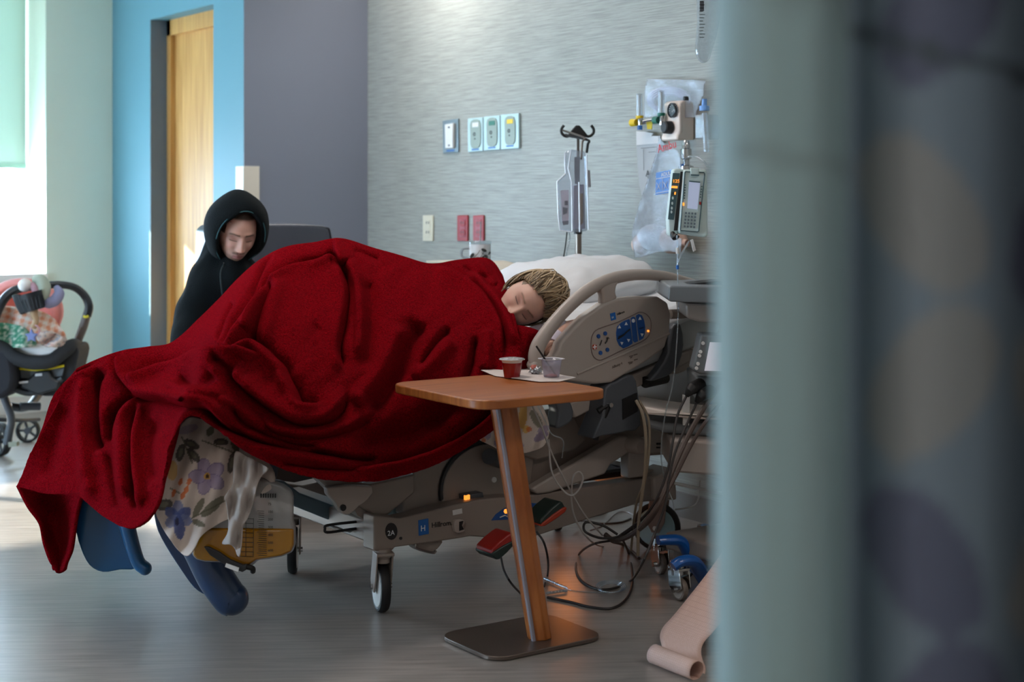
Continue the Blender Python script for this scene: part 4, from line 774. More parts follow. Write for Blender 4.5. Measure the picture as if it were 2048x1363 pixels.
# ---- the seated man
fw = Bv*.82+Rv*.36-Uv*.40; upv = Uv*.93+Rv*.22+Bv*.30; X_, Y_, Z_ = axes(fw, upv); MM = Matrix((X_, Y_, Z_)).transposed(); msc = 1.04
eyeM = pd(484, 481, 6.0); mc = eyeM-MM @ Vector((0, .088, .002))*msc
J = [(pd(455, 752, 6.35), .13), (pd(453, 690, 6.30), .12), (pd(456, 625, 6.22), .13), (pd(462, 565, 6.13), .055), (mc+MM @ Vector((0, -.03, -.06)), .055),
     (pd(398, 612, 6.13), .055), (pd(376, 702, 6.0), .042), (pd(452, 748, 5.82), .03), (pd(478, 752, 5.74), (.042, .02)), (pd(528, 612, 6.28), .055), (pd(560, 700, 6.15), .042), (pd(520, 748, 5.9), .03), (pd(500, 752, 5.8), (.042, .02)),
     (Vector((2.60, 5.78, .52)), .085), (Vector((2.62, 5.42, .50)), .06), (Vector((2.60, 5.46, .12)), .042), (Vector((2.60, 5.34, .05)), .04), (Vector((2.92, 5.80, .52)), .085), (Vector((3.0, 5.42, .50)), .06), (Vector((3.0, 5.46, .12)), .042), (Vector((3.0, 5.34, .05)), .04)]
E = [(0, 1), (1, 2), (2, 3), (3, 4), (2, 5), (5, 6), (6, 7), (7, 8), (2, 9), (9, 10), (10, 11), (11, 12), (0, 13), (13, 14), (14, 15), (15, 16), (0, 17), (17, 18), (18, 19), (19, 20)]
man = person('person', 'seated bearded man in a black hooded sweatshirt looking down beside the bed', head_surface(True), mc, MM, msc, skinned(J, E), SKIN)
HOOD = mat('black_sweatshirt', '#0d1417', .92, bump=.5, bscale=260, spec=.08, sheen=.03)
bm = bmesh.new(); rows = []
LP = [(.020, .074, .104, -.004, .0), (.048, .079, .110, -.004, 0), (.066, .085, .117, -.003, 0), (.068, .093, .126, -.002, 0), (.058, .103, .137, .0, 0), (.036, .112, .146, .004, .004), (.0, .123, .152, .008, .008), (-.055, .119, .145, .010, .008), (-.10, .098, .120, .008, .0), (-.135, .060, .078, .0, 0), (-.148, .015, .02, 0, 0)]
for y, ax_, az, zc_, wob in LP:
    row = []
    for k in range(56):
        a = 2*math.pi*k/56; ca, sa = math.cos(a), math.sin(a); low = max(0, -sa)
        px_ = ax_*ca*(1-.18*low**2+.0*max(0, sa))*(1-.10*max(0, sa)**2); pz_ = zc_+az*sa*(1+.10*low)
        yy = y-.050*low**1.5*(1 if y > 0 else .2)+.012*max(0, sa)-.004*math.sin(5*a)
        row.append(mc+MM @ (Vector((px_, yy, pz_+.004*math.sin(3*a+y*30)))*msc))
    rows.append(row)
grid(bm, rows, True); hd = obj('hood', bm, HOOD, man, ang=180, solid=.006, sub=1)
bm = bmesh.new()
for s_ in (.090,):
    pts = [mc+MM @ (Vector((math.cos(a)*.0935*(1-.18*max(0, -math.sin(a))**2), .067-.050*max(0, -math.sin(a))**1.5+.012*max(0, math.sin(a)), -.004+.124*math.sin(a)*(1+.1*max(0, -math.sin(a)))))*msc) for a in [math.radians(q_) for q_ in range(-80, 262, 9)]]
    tube(bm, pts, .0022, 6)
obj('hood_seam', bm, mat('teal_stitching', '#2a5a60', .7), hd)
J2 = [(pd(455, 762, 6.35), (.17, .14)), (pd(452, 700, 6.30), (.165, .14)), (pd(452, 632, 6.22), (.165, .13)), (pd(458, 572, 6.15), (.10, .09)), (pd(466, 552, 6.10), (.085, .08)),
      (pd(402, 604, 6.13), .088), (pd(380, 650, 6.07), .074), (pd(377, 700, 6.0), .070), (pd(420, 738, 5.88), .055), (pd(455, 750, 5.80), .042), (pd(520, 604, 6.28), .088), (pd(552, 660, 6.2), .072), (pd(560, 705, 6.13), .065), (pd(535, 745, 5.98), .052), (pd(512, 752, 5.86), .042)]
E2 = [(0, 1), (1, 2), (2, 3), (3, 4), (2, 5), (5, 6), (6, 7), (7, 8), (8, 9), (2, 10), (10, 11), (11, 12), (12, 13), (13, 14)]
bm = bmesh.new()
J2 += [(pd(438, 560, 6.14), .115), (pd(470, 556, 6.16), .11), (mc+MM @ Vector((0, -.075, -.10)), .095)]
for ch_ in ((0, 1, 2, 3, 4), (3, 15, 17), (5, 15, 16, 10), (3, 5, 6, 7, 8, 9), (3, 10, 11, 12, 13, 14), (5, 2, 10)):
    P_ = [J2[k][0] for k in ch_]; R__ = [(J2[k][1][0] if isinstance(J2[k][1], tuple) else J2[k][1]) for k in ch_]
    tube(bm, P_, R__, 20, 6)
    for p_, r_ in zip(P_, R__):
        s_ = bmesh.ops.create_uvsphere(bm, u_segments=20, v_segments=14, radius=r_)['verts']; bmesh.ops.translate(bm, vec=p_, verts=s_)
bm = blend(bm, .014, 14)
for v in bm.verts:
    n_ = noise.noise(v.co*9)*.016+noise.noise(Vector((v.co.x*22, v.co.y*22, v.co.z*9)))*.007; v.co += (v.co-pd(452, 660, 6.25)).normalized()*n_
obj('sweatshirt', bm, HOOD, man, ang=180)
bm = tb([mc+MM @ Vector((.045, .062, -.118)), pd(441, 545, 5.99), pd(443, 575, 5.98), pd(447, 606, 5.99)], .0030, 8, 4); obj('drawstring', bm, mat('dark_teal_cord', '#16282b', .8), hd)
obj('eyelet', lt(mc+MM @ Vector((.048, .066, -.112)), Y_, [(0, 0), (0, .0035), (.002, .0035), (.003, 0)], 10), CHROME, hd); obj('eyelet', lt(mc+MM @ Vector((.062, .100, .082)), Y_, [(0, 0), (0, .003), (.002, .003), (.003, 0)], 10), CHROME, hd)
J3 = [(Vector((2.79, 5.98, .58)), .15), (Vector((2.62, 5.76, .56)), .10), (Vector((2.63, 5.42, .53)), .085), (Vector((2.60, 5.47, .12)), .06), (Vector((2.96, 5.80, .56)), .10), (Vector((3.0, 5.42, .53)), .085), (Vector((3.0, 5.47, .12)), .06)]
obj('trousers', skinned(J3, [(0, 1), (1, 2), (2, 3), (0, 4), (4, 5), (5, 6)]), mat('dark_denim', '#1b2230', .9), man, ang=180)
for x in (2.60, 3.0): obj('shoe', skinned([(Vector((x, 5.50, .045)), .042), (Vector((x, 5.40, .045)), .045), (Vector((x, 5.27, .035)), .034)], [(0, 1), (1, 2)]), mat('black_shoe', '#101012', .5), man, ang=180)
# recliner
REC = mat('grey_vinyl', '#4a4e59', .36, bump=.15, bscale=25)
rc = thing('recliner', 'dark grey vinyl recliner behind the seated man by the grey wall', 'chair', (2.75, 6.0, 0))
obj('backrest', slab([(420, 460), (430, 450), (520, 447), (600, 447), (652, 451), (661, 460), (666, 500), (680, 720), (410, 720)], 6.16, .16), REC, rc, bevel=.03, seg=5)
obj('piping', tb([pv(x, y, 6.165) for x, y in ((500, 452), (600, 452), (650, 455), (660, 465), (668, 520))], .004, 6, 4), mat('grey_piping', '#2e3138', .4), rc)
bm = mm((2.50, 5.62, .30), (3.12, 6.18, .46)); obj('seat', bm, REC, rc, bevel=.03, seg=4)
for x in (2.40, 3.16): obj('armrest', mm((x, 5.58, .12), (x+.10, 6.22, .64)), REC, rc, bevel=.03, seg=4)
obj('base', mm((2.42, 5.66, .02), (3.14, 6.16, .30)), DARK, rc, bevel=.01)
# ---- the sleeping woman
fw = Bv*.93-Rv*.22-Uv*.20; upv = Rv*.93+Uv*.40+Bv*.20; X_, Y_, Z_ = axes(fw, upv); WM = Matrix((X_, Y_, Z_)).transposed(); wsc = .98
eyeW = pd(1043, 617, 5.06); wc = eyeW-WM @ Vector((0, .088, .002))*wsc
WP3 = lambda x, y, Z: pd(x, y, Z)
J = [(pd(930, 640, 5.40), .10), (pd(820, 640, 5.38), .09), (pd(715, 630, 5.34), .12), (pd(985, 635, 5.30), .075), (wc+WM @ Vector((0, -.02, -.10)), .045), (wc+WM @ Vector((0, -.01, -.04)), .045),
     (pd(610, 600, 5.20), .075), (pd(530, 640, 5.12), .055), (pd(450, 730, 5.10), .04), (pd(380, 765, 5.08), .03), (pd(350, 760, 5.06), .028),
     (pd(1010, 690, 5.06), .045), (pd(1090, 672, 5.12), .035), (pd(1165, 652, 5.14), .032), (pd(1135, 660, 5.05), .028), (pd(1112, 680, 5.01), .024), (pd(1104, 692, 4.995), (.030, .018))]
E = [(3, 0), (0, 1), (1, 2), (3, 4), (4, 5), (2, 6), (6, 7), (7, 8), (8, 9), (9, 10), (3, 11), (11, 12), (12, 13), (13, 14), (14, 15), (15, 16)]
body = skinned(J, E, root=2)
# hand: four curled fingers and a thumb, each its own chain rooted in the palm
for k, (a, b_, c_, d_) in enumerate((((1110, 690), (1099, 693), (1090, 699), (1092, 707)), ((1111, 694), (1102, 696), (1093, 703), (1096, 711)), ((1113, 698), (1107, 698), (1100, 705), (1101, 713)), ((1115, 702), (1111, 701), (1107, 707), (1108, 714)))):
    z0 = 4.985-.004*k; tube(body, [pd(*a, z0+.01), pd(*b_, z0-.006), pd(*c_, z0-.010), pd(*d_, z0+.006)], [.0095, .0092, .0085, .0068], 10, 4)
tube(body, [pd(1106, 686, 4.99), pd(1096, 688, 4.975), pd(1089, 694, 4.965), pd(1087, 701, 4.965)], [.0105, .010, .009, .0075], 10, 4)
woman = person('person', 'woman asleep on her side under the red blanket, face on the pillow', head_surface(False), wc, WM, wsc, body, SKIN)
HAIR = mat('dark_blonde_hair', '#ffffff', .50, var=.05, vcol=True, spec=.5)
rng = random.Random(5); bm = bmesh.new(); hc = []
def strand(P, r0, col0, col1):
    n0 = len(bm.verts); tube(bm, P, [r0*.6, r0, r0, r0*.8, r0*.2], 4, 3); n1 = len(bm.verts); nn = n1-n0
    for k in range(nn): f = k/nn; hc.append(tuple(a*(1-f)+b_*f for a, b_ in zip(col0, col1)))
def scalp(lon, lat, k=1.03): return Vector((.075*math.sin(lon)*math.cos(lat), (.090 if math.cos(lon) > 0 else .102)*math.cos(lon)*math.cos(lat), .118*math.sin(lat)))*k
for i in range(1150):
    lon = rng.uniform(-math.pi, math.pi); f = abs(lon)/math.pi
    lat0 = math.radians(46-56*f**.9) if f < .5 else math.radians(rng.uniform(-35, 30)); lat0 += rng.uniform(-.04, .10)
    tgt = rng.uniform(.5, 1.0); P = []; swirl = rng.uniform(-.10, .10)+.45*math.sin(lon)
    lift = rng.uniform(.0, .014); steps = 7
    p0 = scalp(lon, lat0, 1.005); axis_t = Vector((rng.uniform(-.06, .06), rng.uniform(-.11, -.02), rng.uniform(.07, .12))) if rng.random() < .7 else Vector((-.03, -.11, .02))
    L_ = rng.uniform(.10, .17)
    for s_ in range(steps):
        t_ = s_/(steps-1); d_ = p0.lerp(axis_t, t_*.95)+Vector((swirl*.03*math.sin(t_*3), 0, .006*math.sin(t_*6+i)))
        # push out to the scalp surface
        e = math.sqrt((d_.x/.075)**2+(d_.y/.096)**2+(d_.z/.118)**2); rad = 1.06+lift*12*math.sin(t_*math.pi)+.22*t_
        if e < rad: d_ *= rad/max(e, .3)
        P.append(wc+WM @ (d_*wsc))
    tip = P[-1]; tp_ = (tip-wc); P.append(wc+tp_*.93+Vector((0, 0, -.022))); 
    b0 = rng.random(); dark = (.075, .048, .028); mid = (.28, .19, .10); lite = (.80, .62, .40); c0 = dark if b0 < .45 else mid; c1 = mid if b0 < .3 else lite
    strand(P, rng.uniform(.0014, .0030), c0, c1)
for i in range(160):   # looser locks lying behind the ear towards the neck
    a = rng.uniform(-.4, .5); P = [wc+WM @ Vector((-.060+rng.uniform(-.015, .008), .01+rng.uniform(-.04, .02), .05-.14*t_+rng.uniform(-.008, .008))) + Uv*(.022*math.sin(t_*3.1)) for t_ in (0, .25, .5, .75, 1)]
    strand(P, rng.uniform(.0012, .0024), (.12, .08, .045), (.42, .31, .19))
ho = obj('hair', bm, HAIR, woman, ang=180); ho['kind'] = 'stuff'
vcolors(ho, lambda i, co: hc[i] if i < len(hc) else (.2, .13, .07))
GOWN = mat('hospital_gown', '#b9b2bd', .85, bump=.2, bscale=50)
obj('gown_sleeve', skinned([(pd(1005, 690, 5.05), .055), (pd(1060, 682, 5.09), .05), (pd(1105, 668, 5.14), .048), (pd(1148, 655, 5.15), .043)], [(0, 1), (1, 2), (2, 3)]), GOWN, woman, ang=180)
obj('wrist_dressing', tb([pd(1122, 672, 5.02), pd(1112, 681, 5.01), pd(1107, 688, 5.0)], [.029, .0275, .026], 16, 3), mat('white_tape', '#c3bccb', .7), woman)
# pillows
def cushion(name, c, half, M3, m, par=None, wr=.006, seed=0, e=.55, sub=0):
    bm = bmesh.new(); n, k_ = 56, 32; rows = []
    for j in range(k_+1):
        ph = -math.pi/2+math.pi*j/k_; row = []
        for i in range(n):
            th = 2*math.pi*i/n; cp, sp, ct, st_ = math.cos(ph), math.sin(ph), math.cos(th), math.sin(th)
            pw = lambda q_, ee: math.copysign(abs(q_)**ee, q_)
            p = Vector((pw(ct, e)*pw(cp, e), pw(st_, e)*pw(cp, e), pw(sp, .95)*(1-.45*max(abs(ct), abs(st_))**8*abs(cp)**2)))
            p = Vector((p.x*half[0], p.y*half[1], p.z*half[2])); nn = noise.noise(Vector((p.x*9+seed, p.y*9, p.z*9)))*wr*2+noise.noise(Vector((p.x*22, p.y*22+seed, p.z*22)))*wr
            row.append(c+M3 @ (p+Vector((0, 0, nn)) if True else p))
        rows.append(row)
    grid(bm, rows, True); bmesh.ops.remove_doubles(bm, verts=bm.verts, dist=1e-5); return obj(name, bm, m, par, ang=180, sub=sub)
PIL = mat('white_pillowcase', '#d6d9dd', .75, bump=.12, bscale=30)
RI = Matrix.Rotation(math.radians(-16), 3, 'Y')
tag(cushion('pillow', Vector((3.20, 4.42, .815)), (.30, .34, .065), RI, PIL, wr=.006, seed=2), 'flat white pillow under the cheek of the sleeping woman', 'pillow')
tag(cushion('pillow', Vector((3.50, 4.62, .955)), (.23, .33, .105), Matrix.Rotation(math.radians(-8), 3, 'Y'), PIL, wr=.009, seed=9), 'plump white pillow rising behind the hair of the sleeping woman', 'pillow')
tag(cushion('bolster_cushion', pd(985, 580, 6.05), (.17, .10, .115), Matrix.Rotation(-TH, 3, 'Z'), mat('cream_cover', '#c6bfae', .7), wr=.004, seed=4), 'cream rounded cushion behind the shoulder of the sleeping woman', 'cushion')
# sheet folds over the head section
bm = bmesh.new(); rows = []
for i in range(40):
    u_ = 2.98+.70*i/39; row = []
    for j in range(60):
        v_ = 4.015+.90*j/59; zz = .775+(u_-3.0)*.245+.006+.006*abs(noise.noise(Vector((u_*9, v_*5, 0))))+.010*abs(noise.noise(Vector((u_*4, v_*14, 3))))
        if j < 3: zz -= (3-j)*.018; v_ -= .004*j
        row.append(Vector((u_, v_, zz)))
    rows.append(row)
grid(bm, rows); tag(obj('bed_sheet', bm, PIL, ang=180, solid=.003), 'white sheet stretched over the raised head of the mattress', 'sheet')
# ------------------------------------------------------------ things on the striped head wall
PLT = mat('satin_teal_plate', '#b3cdd0', .35, .1); PLI = mat('grey_green_inset', '#8d9c92', .45); IVO = mat('ivory_plastic', '#d8d3bf', .4); REDO = mat('red_outlet_plastic', '#980d1a', .45); REDL = mat('red_outlet_face', '#a8505c', .5); YELP = mat('yellow_plastic', '#e8c410', .4); GRP = mat('green_plastic', '#1f6e5c', .4); CRE = mat('cream_plastic', '#f1e4da', .4); CBL = mat('blue_plastic', '#1a63b0', .35)
def inset(pts, k):
    cx = sum(p[0] for p in pts)/len(pts); cy = sum(p[1] for p in pts)/len(pts); return [(cx+(x-cx)*k[0], cy+(y-cy)*k[1]) for x, y in pts]
def usl(pts, d, th=.004, sm=0, bm=None): return slabu(pts, UH-d, th, sm, bm)
def uth(name, label, cat_, x, y, group=None): return thing(name, label, cat_, pu(x, y, UH), group)
t_ = uth('equipment_slide', 'grey wall plate with a vertical white slide bracket', 'wall bracket', 900, 305)
P = [(885, 241), (916, 237), (916, 304), (886, 307)]; obj('plate', usl(P, .010, .009), mat('steel_grey_plate', '#8b9aa0', .3, .6), t_, bevel=.002)
obj('slide_rail', usl([(889, 249), (905, 246), (905, 296), (890, 297)], .026, .016), WHT, t_, bevel=.003); obj('rail_screw', usl([(896, 253), (899, 253), (899, 256), (896, 256)], .0275, .002), DARK, t_); obj('rail_screw', usl([(896, 289), (899, 289), (899, 292), (896, 292)], .0275, .002), DARK, t_)
obj('maker_mark', usl([(893, 300), (908, 299), (908, 302), (893, 303)], .0115, .002), BLU, t_)
for P, cm, lab, word in (([(935, 237), (965, 234), (965.5, 302), (935.5, 304.5)], WHT, 'wall gas outlet with a white tag, leftmost of the row of three', 'vacuum'), ([(967, 233), (999, 230), (999.5, 299), (967.5, 301.5)], GRP, 'wall gas outlet with a green tag, middle of the row of three', 'oxygen'), ([(1001, 229), (1037, 226), (1037.5, 296.5), (1001.5, 299)], YELP, 'wall gas outlet with a yellow tag, rightmost of the row of three', 'air')):
    t_ = uth('gas_outlet', lab, 'wall outlet', P[3][0]+15, P[3][1], 'gas outlets on the striped wall'); obj('plate', usl(P, .012, .011), PLT, t_, bevel=.003)
    cx = sum(p[0] for p in P)/4; cy = sum(p[1] for p in P)/4
    ins = obj('inset_face', usl([(cx-9, cy-27), (cx+8, cy-28.5), (cx+10.5, cy), (cx+8, cy+24), (cx-8, cy+25), (cx-10, cy)], .016, .004, 3), PLI, t_, bevel=.0015)
    obj('colour_tag', usl([(cx-6, cy-24), (cx+6, cy-25), (cx+6, cy-16), (cx-6, cy-15)], .018, .003), cm, t_, bevel=.001)
    obj('port', lt(pu(cx, cy-1, UH-.012), (-1, 0, 0), [(0, 0), (0, .009), (.006, .009), (.006, .006), (.002, .006), (.002, 0)], 14), DARK, t_); obj('key_hole', lt(pu(cx, cy+8, UH-.015), (-1, 0, 0), [(0, 0), (0, .004), (.003, .004), (.003, 0)], 10), DARK, t_)
    obj('maker_mark', usl([(cx-7, cy+28.5), (cx+7, cy+27.5), (cx+7, cy+30), (cx-7, cy+31)], .0135, .002), BLU, t_)
def outlet(x0, x1, y0, y1, pm, fm_, rm, lab, grp=None):
    t_ = uth('power_outlet', lab, 'power outlet', (x0+x1)/2, y1, grp); obj('cover_plate', usl([(x0, y0+.6), (x1, y0), (x1, y1), (x0, y1-.3)], .009, .008), pm, t_, bevel=.003)
    obj('face', usl([(x0+5, y0+9), (x1-5, y0+8), (x1-5, y1-8), (x0+5, y1-8)], .011, .003), fm_, t_, bevel=.001); cx = (x0+x1)/2; cy = (y0+y1)/2
    for dy in (-10, 9):
        r_ = obj('receptacle', usl([(cx+5.5*math.cos(a), cy+dy+7.5*math.sin(a)) for a in [k*math.pi/6 for k in range(12)]], .013, .003), rm, t_)
        for sx in (-2.2, 2.2): obj('slot', usl([(cx+sx-.7, cy+dy-3.5), (cx+sx+.7, cy+dy-3.5), (cx+sx+.7, cy+dy+1.5), (cx+sx-.7, cy+dy+1.5)], .0136, .0015), DARK, r_)
outlet(845, 865, 430, 482, IVO, IVO, IVO, 'ivory double power outlet on the striped wall, left of the red ones')
outlet(914, 935, 430, 482, REDO, REDL, REDO, 'red double power outlet nearer the ivory outlet', 'red power outlets'); outlet(945.5, 967, 430, 482.5, REDO, REDL, REDO, 'red double power outlet directly above the leaf-printed mug', 'red power outlets')
# oxygen regulator, flow meters and bags near the curtain
c6 = lambda x, y: (1240+x/5.24, 140+y/5.24); c7 = lambda x, y: (1240+x/5.68, 320+y/5.68)
CLP = thin('clear_plastic', '#e6ecef', .8, .12, .22); BAGF = thin('plastic_bag_film', '#e6e6e8', .7, .35, .10, milk=.12)
def usc(pts, d, th=.006, sm=0, f=c6, bm=None): return slabu([f(*p) for p in pts], UH-d, th, sm, bm)
def up_(x, y, d, f=c6): return pu(*f(x, y), UH-d)
t_ = uth('suction_regulator', 'cream wall regulator with a round dial and black knob', 'regulator', 1375, 280)
RV0 = pu(1389, 270, UH).y; RU1 = pv(1359, 270, RV0).x; RD = UH-RU1
obj('housing', slab([c6(x, y) for x, y in ((622, 345), (660, 315), (760, 318), (782, 350), (782, 735), (600, 735), (600, 690), (622, 640))], RV0, .10), CRE, t_, bevel=.01, seg=4)
obj('front_plate', usc([(505, 400), (520, 350), (565, 332), (620, 370), (625, 640), (600, 700), (520, 690), (490, 640), (500, 560)], RD+.004, .02, 1), CRE, t_, bevel=.006)
g_ = obj('gauge', lt(up_(563, 422, RD+.005), (-1, .15, 0), [(0, 0), (0, .030), (.012, .030), (.014, .026), (.010, .025), (.010, 0)], 28), mat('dial_black', '#20262a', .3), t_); obj('gauge_needle', tb([up_(545, 440, RD+.017), up_(580, 400, RD+.017)], .0015, 6), WINK, g_)
bm = bmesh.new()
for k in range(11):
    a = math.radians(-210+k*24); tube(bm, [up_(563+40*math.cos(a), 422+50*math.sin(a), RD+.016), up_(563+48*math.cos(a), 422+60*math.sin(a), RD+.016)], .0009, 4)
obj('gauge_ticks', bm, WINK, g_)['kind'] = 'stuff'
obj('knob', lt(up_(530, 602, RD+.005), (-1, .15, 0), [(0, 0), (0, .026), (.03, .025), (.034, .020), (.034, 0)], 24), BLK, t_); obj('top_knob', lt(up_(690, 318, .13), (0, 0, 1), [(0, 0), (0, .012), (.012, .012), (.016, .008), (.016, 0)], 16), DARK, t_)
obj('gauge_label', usc([(500, 675), (560, 670), (570, 725), (505, 725)], RD+.006, .004), SKYP, t_)
obj('outlet_fitting', lt(up_(692, 738, .12), (0, 0, -1), [(0, 0), (0, .012), (.012, .016), (.03, .016), (.034, .022), (.07, .022), (.075, .014), (.095, .014), (.1, .03), (.125, .03), (.125, 0)], 20), CHROME, t_); obj('hose_nut', lt(up_(660, 985, .13), (0, 0, -1), [(0, 0), (0, .012), (.02, .012), (.03, .008), (.03, 0)], 14), CBL, t_)
obj('vacuum_hose', tb([up_(665, 985, .13), up_(700, 920, .15), up_(790, 905, .15), up_(880, 960, .14), up_(920, 1020, .13)], .004, 8, 5), CLP, t_)
for nm, x, cm, x2, lab, kx in (('flow_meter', 205, YELP, 145, 'clear upright flow meter with a yellow knob', 0), ('flow_meter', 432, GRP, 385, 'clear upright flow meter with a green knob, left of the dial', 1)):
    t_ = uth(nm, lab, 'flow meter', *c6(x, 560), 'flow meters'); y1 = 490 if not kx else 462
    obj('tube', lt(up_(x, y1, .10), (0, 0, 1), [(0, 0), (0, .013), (.09, .012), (.094, .014), (.096, 0)], 18), CLP, t_); obj('inner_tube', lt(up_(x, y1, .10), (0, 0, 1), [(0, 0), (0, .004), (.088, .004), (.088, 0)], 8), WHT, t_)
    obj('collar', lt(up_(x, y1+25, .10), (0, 0, 1), [(0, 0), (0, .013), (.004, .016), (.014, .016), (.014, 0)], 18), cm, t_); obj('body', lt(up_(x+8, 575, .10), (0, 0, 1), [(0, 0), (0, .010), (.02, .012), (.04, .010), (.04, 0)], 16), CHROME, t_)
    a = up_(x-10, 548 if not kx else 524, .11); b_ = up_(x2-35, 552 if not kx else 526, .11); d_ = (b_-a); obj('knob', lt(a+d_*.25, d_, [(0, 0), (0, .014), (d_.length*.6, .016), (d_.length*.75, .010), (d_.length*.75, 0)], 18), cm, t_)
    obj('wall_stem', tb([up_(x+15, 550, .10), up_(x+15, 550, 0)], .008, 10), CHROME, t_)
    if not kx: obj('nut', lt(up_(208, 580, .10), (0, 0, -1), [(0, 0), (0, .011), (.018, .011), (.018, 0)], 6), CBL, t_)
obj('warning_tag', usc([(275, 540), (340, 505), (330, 620), (285, 620)], .09, .003), mat('yellow_card', '#c9b21e', .6), t_, label='yellow warning tag')
obj('coupling', tb([up_(250, 535, .10), up_(345, 520, .10)], .006, 10), CHROME, t_)
t_ = uth('tubing_bag', 'clear bag of coiled pale tubing hanging behind the flow meters', 'plastic bag', 1345, 230)
def bagsheet(pts, d, f, m, par, nm='bag_film', seed=0, amp=.007, th=.002):
    xs = [p[0] for p in pts]; ys = [p[1] for p in pts]; bm = bmesh.new(); bm.faces.new([bm.verts.new((x, y, 0)) for x, y in pts]); 
    for a0, a1, n_ in ((min(xs), max(xs), Vector((1, 0, 0))), (min(ys), max(ys), Vector((0, 1, 0)))):
        k = a0+20
        while k < a1: bmesh.ops.bisect_plane(bm, geom=bm.verts[:]+bm.edges[:]+bm.faces[:], plane_co=n_*k, plane_no=n_, dist=.01); k += 20
    for v in bm.verts: x, y = v.co.x, v.co.y; w_ = noise.noise(Vector((x*.012+seed, y*.008, seed)))*amp*.45+noise.noise(Vector((x*.02, y*.008+seed, 0)))*amp*.25; v.co = pu(*f(x, y), UH-d-w_)
    return obj(nm, bm, m, par, ang=180, solid=th)
bagsheet([(288, 85), (895, 108), (872, 260), (845, 330), (815, 400), (790, 500), (250, 500), (252, 330), (258, 200)], .05, c6, BAGF, t_, seed=1)
bm = bmesh.new(); LAVT = mat('lavender_tubing', '#cfd0ea', .25, coat=.3)
for k in range(4): tube(bm, [up_(510+(215-k*16)*math.cos(a), 310+(125-k*13)*math.sin(a)+k*8, .030+.004*k) for a in [q_*math.pi/10 for q_ in range(20)]], .0055, 8, 2, closed=True)
obj('coiled_tube', bm, LAVT, t_)
t_ = uth('instruction_sheet', 'folded white sheets hanging on the wall under the yellow knob', 'paper', 1290, 380)
obj('upper_sheet', bagsheet and usc([(170, 640), (250, 645), (345, 662), (330, 690), (420, 690), (415, 765), (300, 775), (172, 790)], .03, .003), mat('white_paper', '#d9dadb', .8), t_); 
obj('lower_sheet', usc([(172, 790), (300, 775), (415, 765), (380, 900), (330, 1050), (260, 1260), (225, 1310), (200, 1200), (185, 1000)], .025, .003), mat('grey_paper', '#b9bfc2', .8), t_)
bm = bmesh.new()
for a, b_ in (((220, 820), (380, 805)), ((245, 830), (250, 1050)), ((300, 860), (370, 855)), ((270, 1100), (300, 1135))): tube(bm, [up_(*a, .029), up_(*b_, .029)], .0008, 4)
obj('printed_lines', bm, INK, t_)['kind'] = 'stuff'
text('printed_words', 'A\u00b7\u00b7 S', .038, INK, up_(270, 1115, .0295), (0, -1, 0), (0, 0, 1), t_)
t_ = uth('resuscitator_bag', 'clear tapering plastic bag with red lettering and a blue label', 'plastic bag', 1290, 510)
bagsheet([(1145, -220), (1290, -110), (1270, 100), (700, 500), (600, 1030), (460, 1050), (290, 1095), (170, 1110), (150, 980), (132, 850), (150, 740), (210, 520), (300, 260), (400, -20), (430, -130), (1130, -225)][0:0] or [(1190, -200)][0:0] or [(440, -260), (520, -180), (640, -120), (690, -60), (695, 120), (600, 130), (560, 500), (560, 860), (700, 890), (690, 1060), (560, 1035), (420, 1050), (290, 1095), (170, 1112), (148, 980), (134, 850), (152, 740), (215, 510), (300, 260), (385, 0), (420, -130)], .155, c7, BAGF, t_, seed=5, amp=.008)
bm = bmesh.new(); bmesh.ops.create_uvsphere(bm, u_segments=28, v_segments=18, radius=1); cc = up_(390, 880, .085, c7)
for v in bm.verts: v.co = cc+Vector((v.co.x*.038, -v.co.z*.100*(1), v.co.y*.055+.0*v.co.z))
obj('resuscitator_bulb', bm, mat('pale_silicone', '#cbd2dc', .35), t_)
obj('face_mask', lt(up_(540, 900, .08, c7), (.0, -1, -.1), [(0, .045), (.02, .055), (.06, .05), (.09, .03), (.10, .014), (.12, .014)], 24), mat('peach_mask', '#dcb9a8', .4), t_)
obj('bulb_collar', lt(up_(230, 960, .08, c7), (0, 1, -.15), [(-.04, .03), (-.01, .045), (.02, .032), (.035, .015), (.035, 0)], 20), mat('peach_mask'), t_)
obj('blue_label', usc([(378, 1075), (550, 1042), (540, 1280), (372, 1308)], .168, .002), CBL, t_)
text('label_word', 'ADULT', .022, WINK, up_(432, 1118, .1695), (0, -1, .12), (0, 0, 1), t_); text('bag_lettering', 'Ambu', .047, mat('red_ink', '#c22a33', .6), up_(398, 868, .170), (0, -1, .18), (0, 0, 1), t_)
bm = bmesh.new()
for a, b_ in (((380, 1140), (545, 1110)), ((385, 1180), (420, 1250)), ((425, 1175), (385, 1255)), ((445, 1130), (445, 1260)), ((455, 1170), (495, 1245)), ((495, 1165), (458, 1250)), ((515, 1140), (510, 1240)), ((378, 1290), (535, 1262))): tube(bm, [up_(*a, .170), up_(*b_, .170)], .0012, 4)
obj('label_drawing', bm, WINK, t_)['kind'] = 'stuff'
t_ = uth('suction_wand', 'clear upright suction wand with a blue cap at the curtain edge', 'suction tool', 1412, 300)
obj('cap', lt(up_(885, 425, .12), (0, 0, 1), [(0, 0), (0, .020), (.018, .020), (.020, .010), (.045, .010), (.045, 0)], 18), mat('light_blue_cap', '#6f9fdc', .35), t_); obj('barrel', tb([up_(885, 450, .12), up_(908, 860, .12)], .011, 12), CLP, t_)
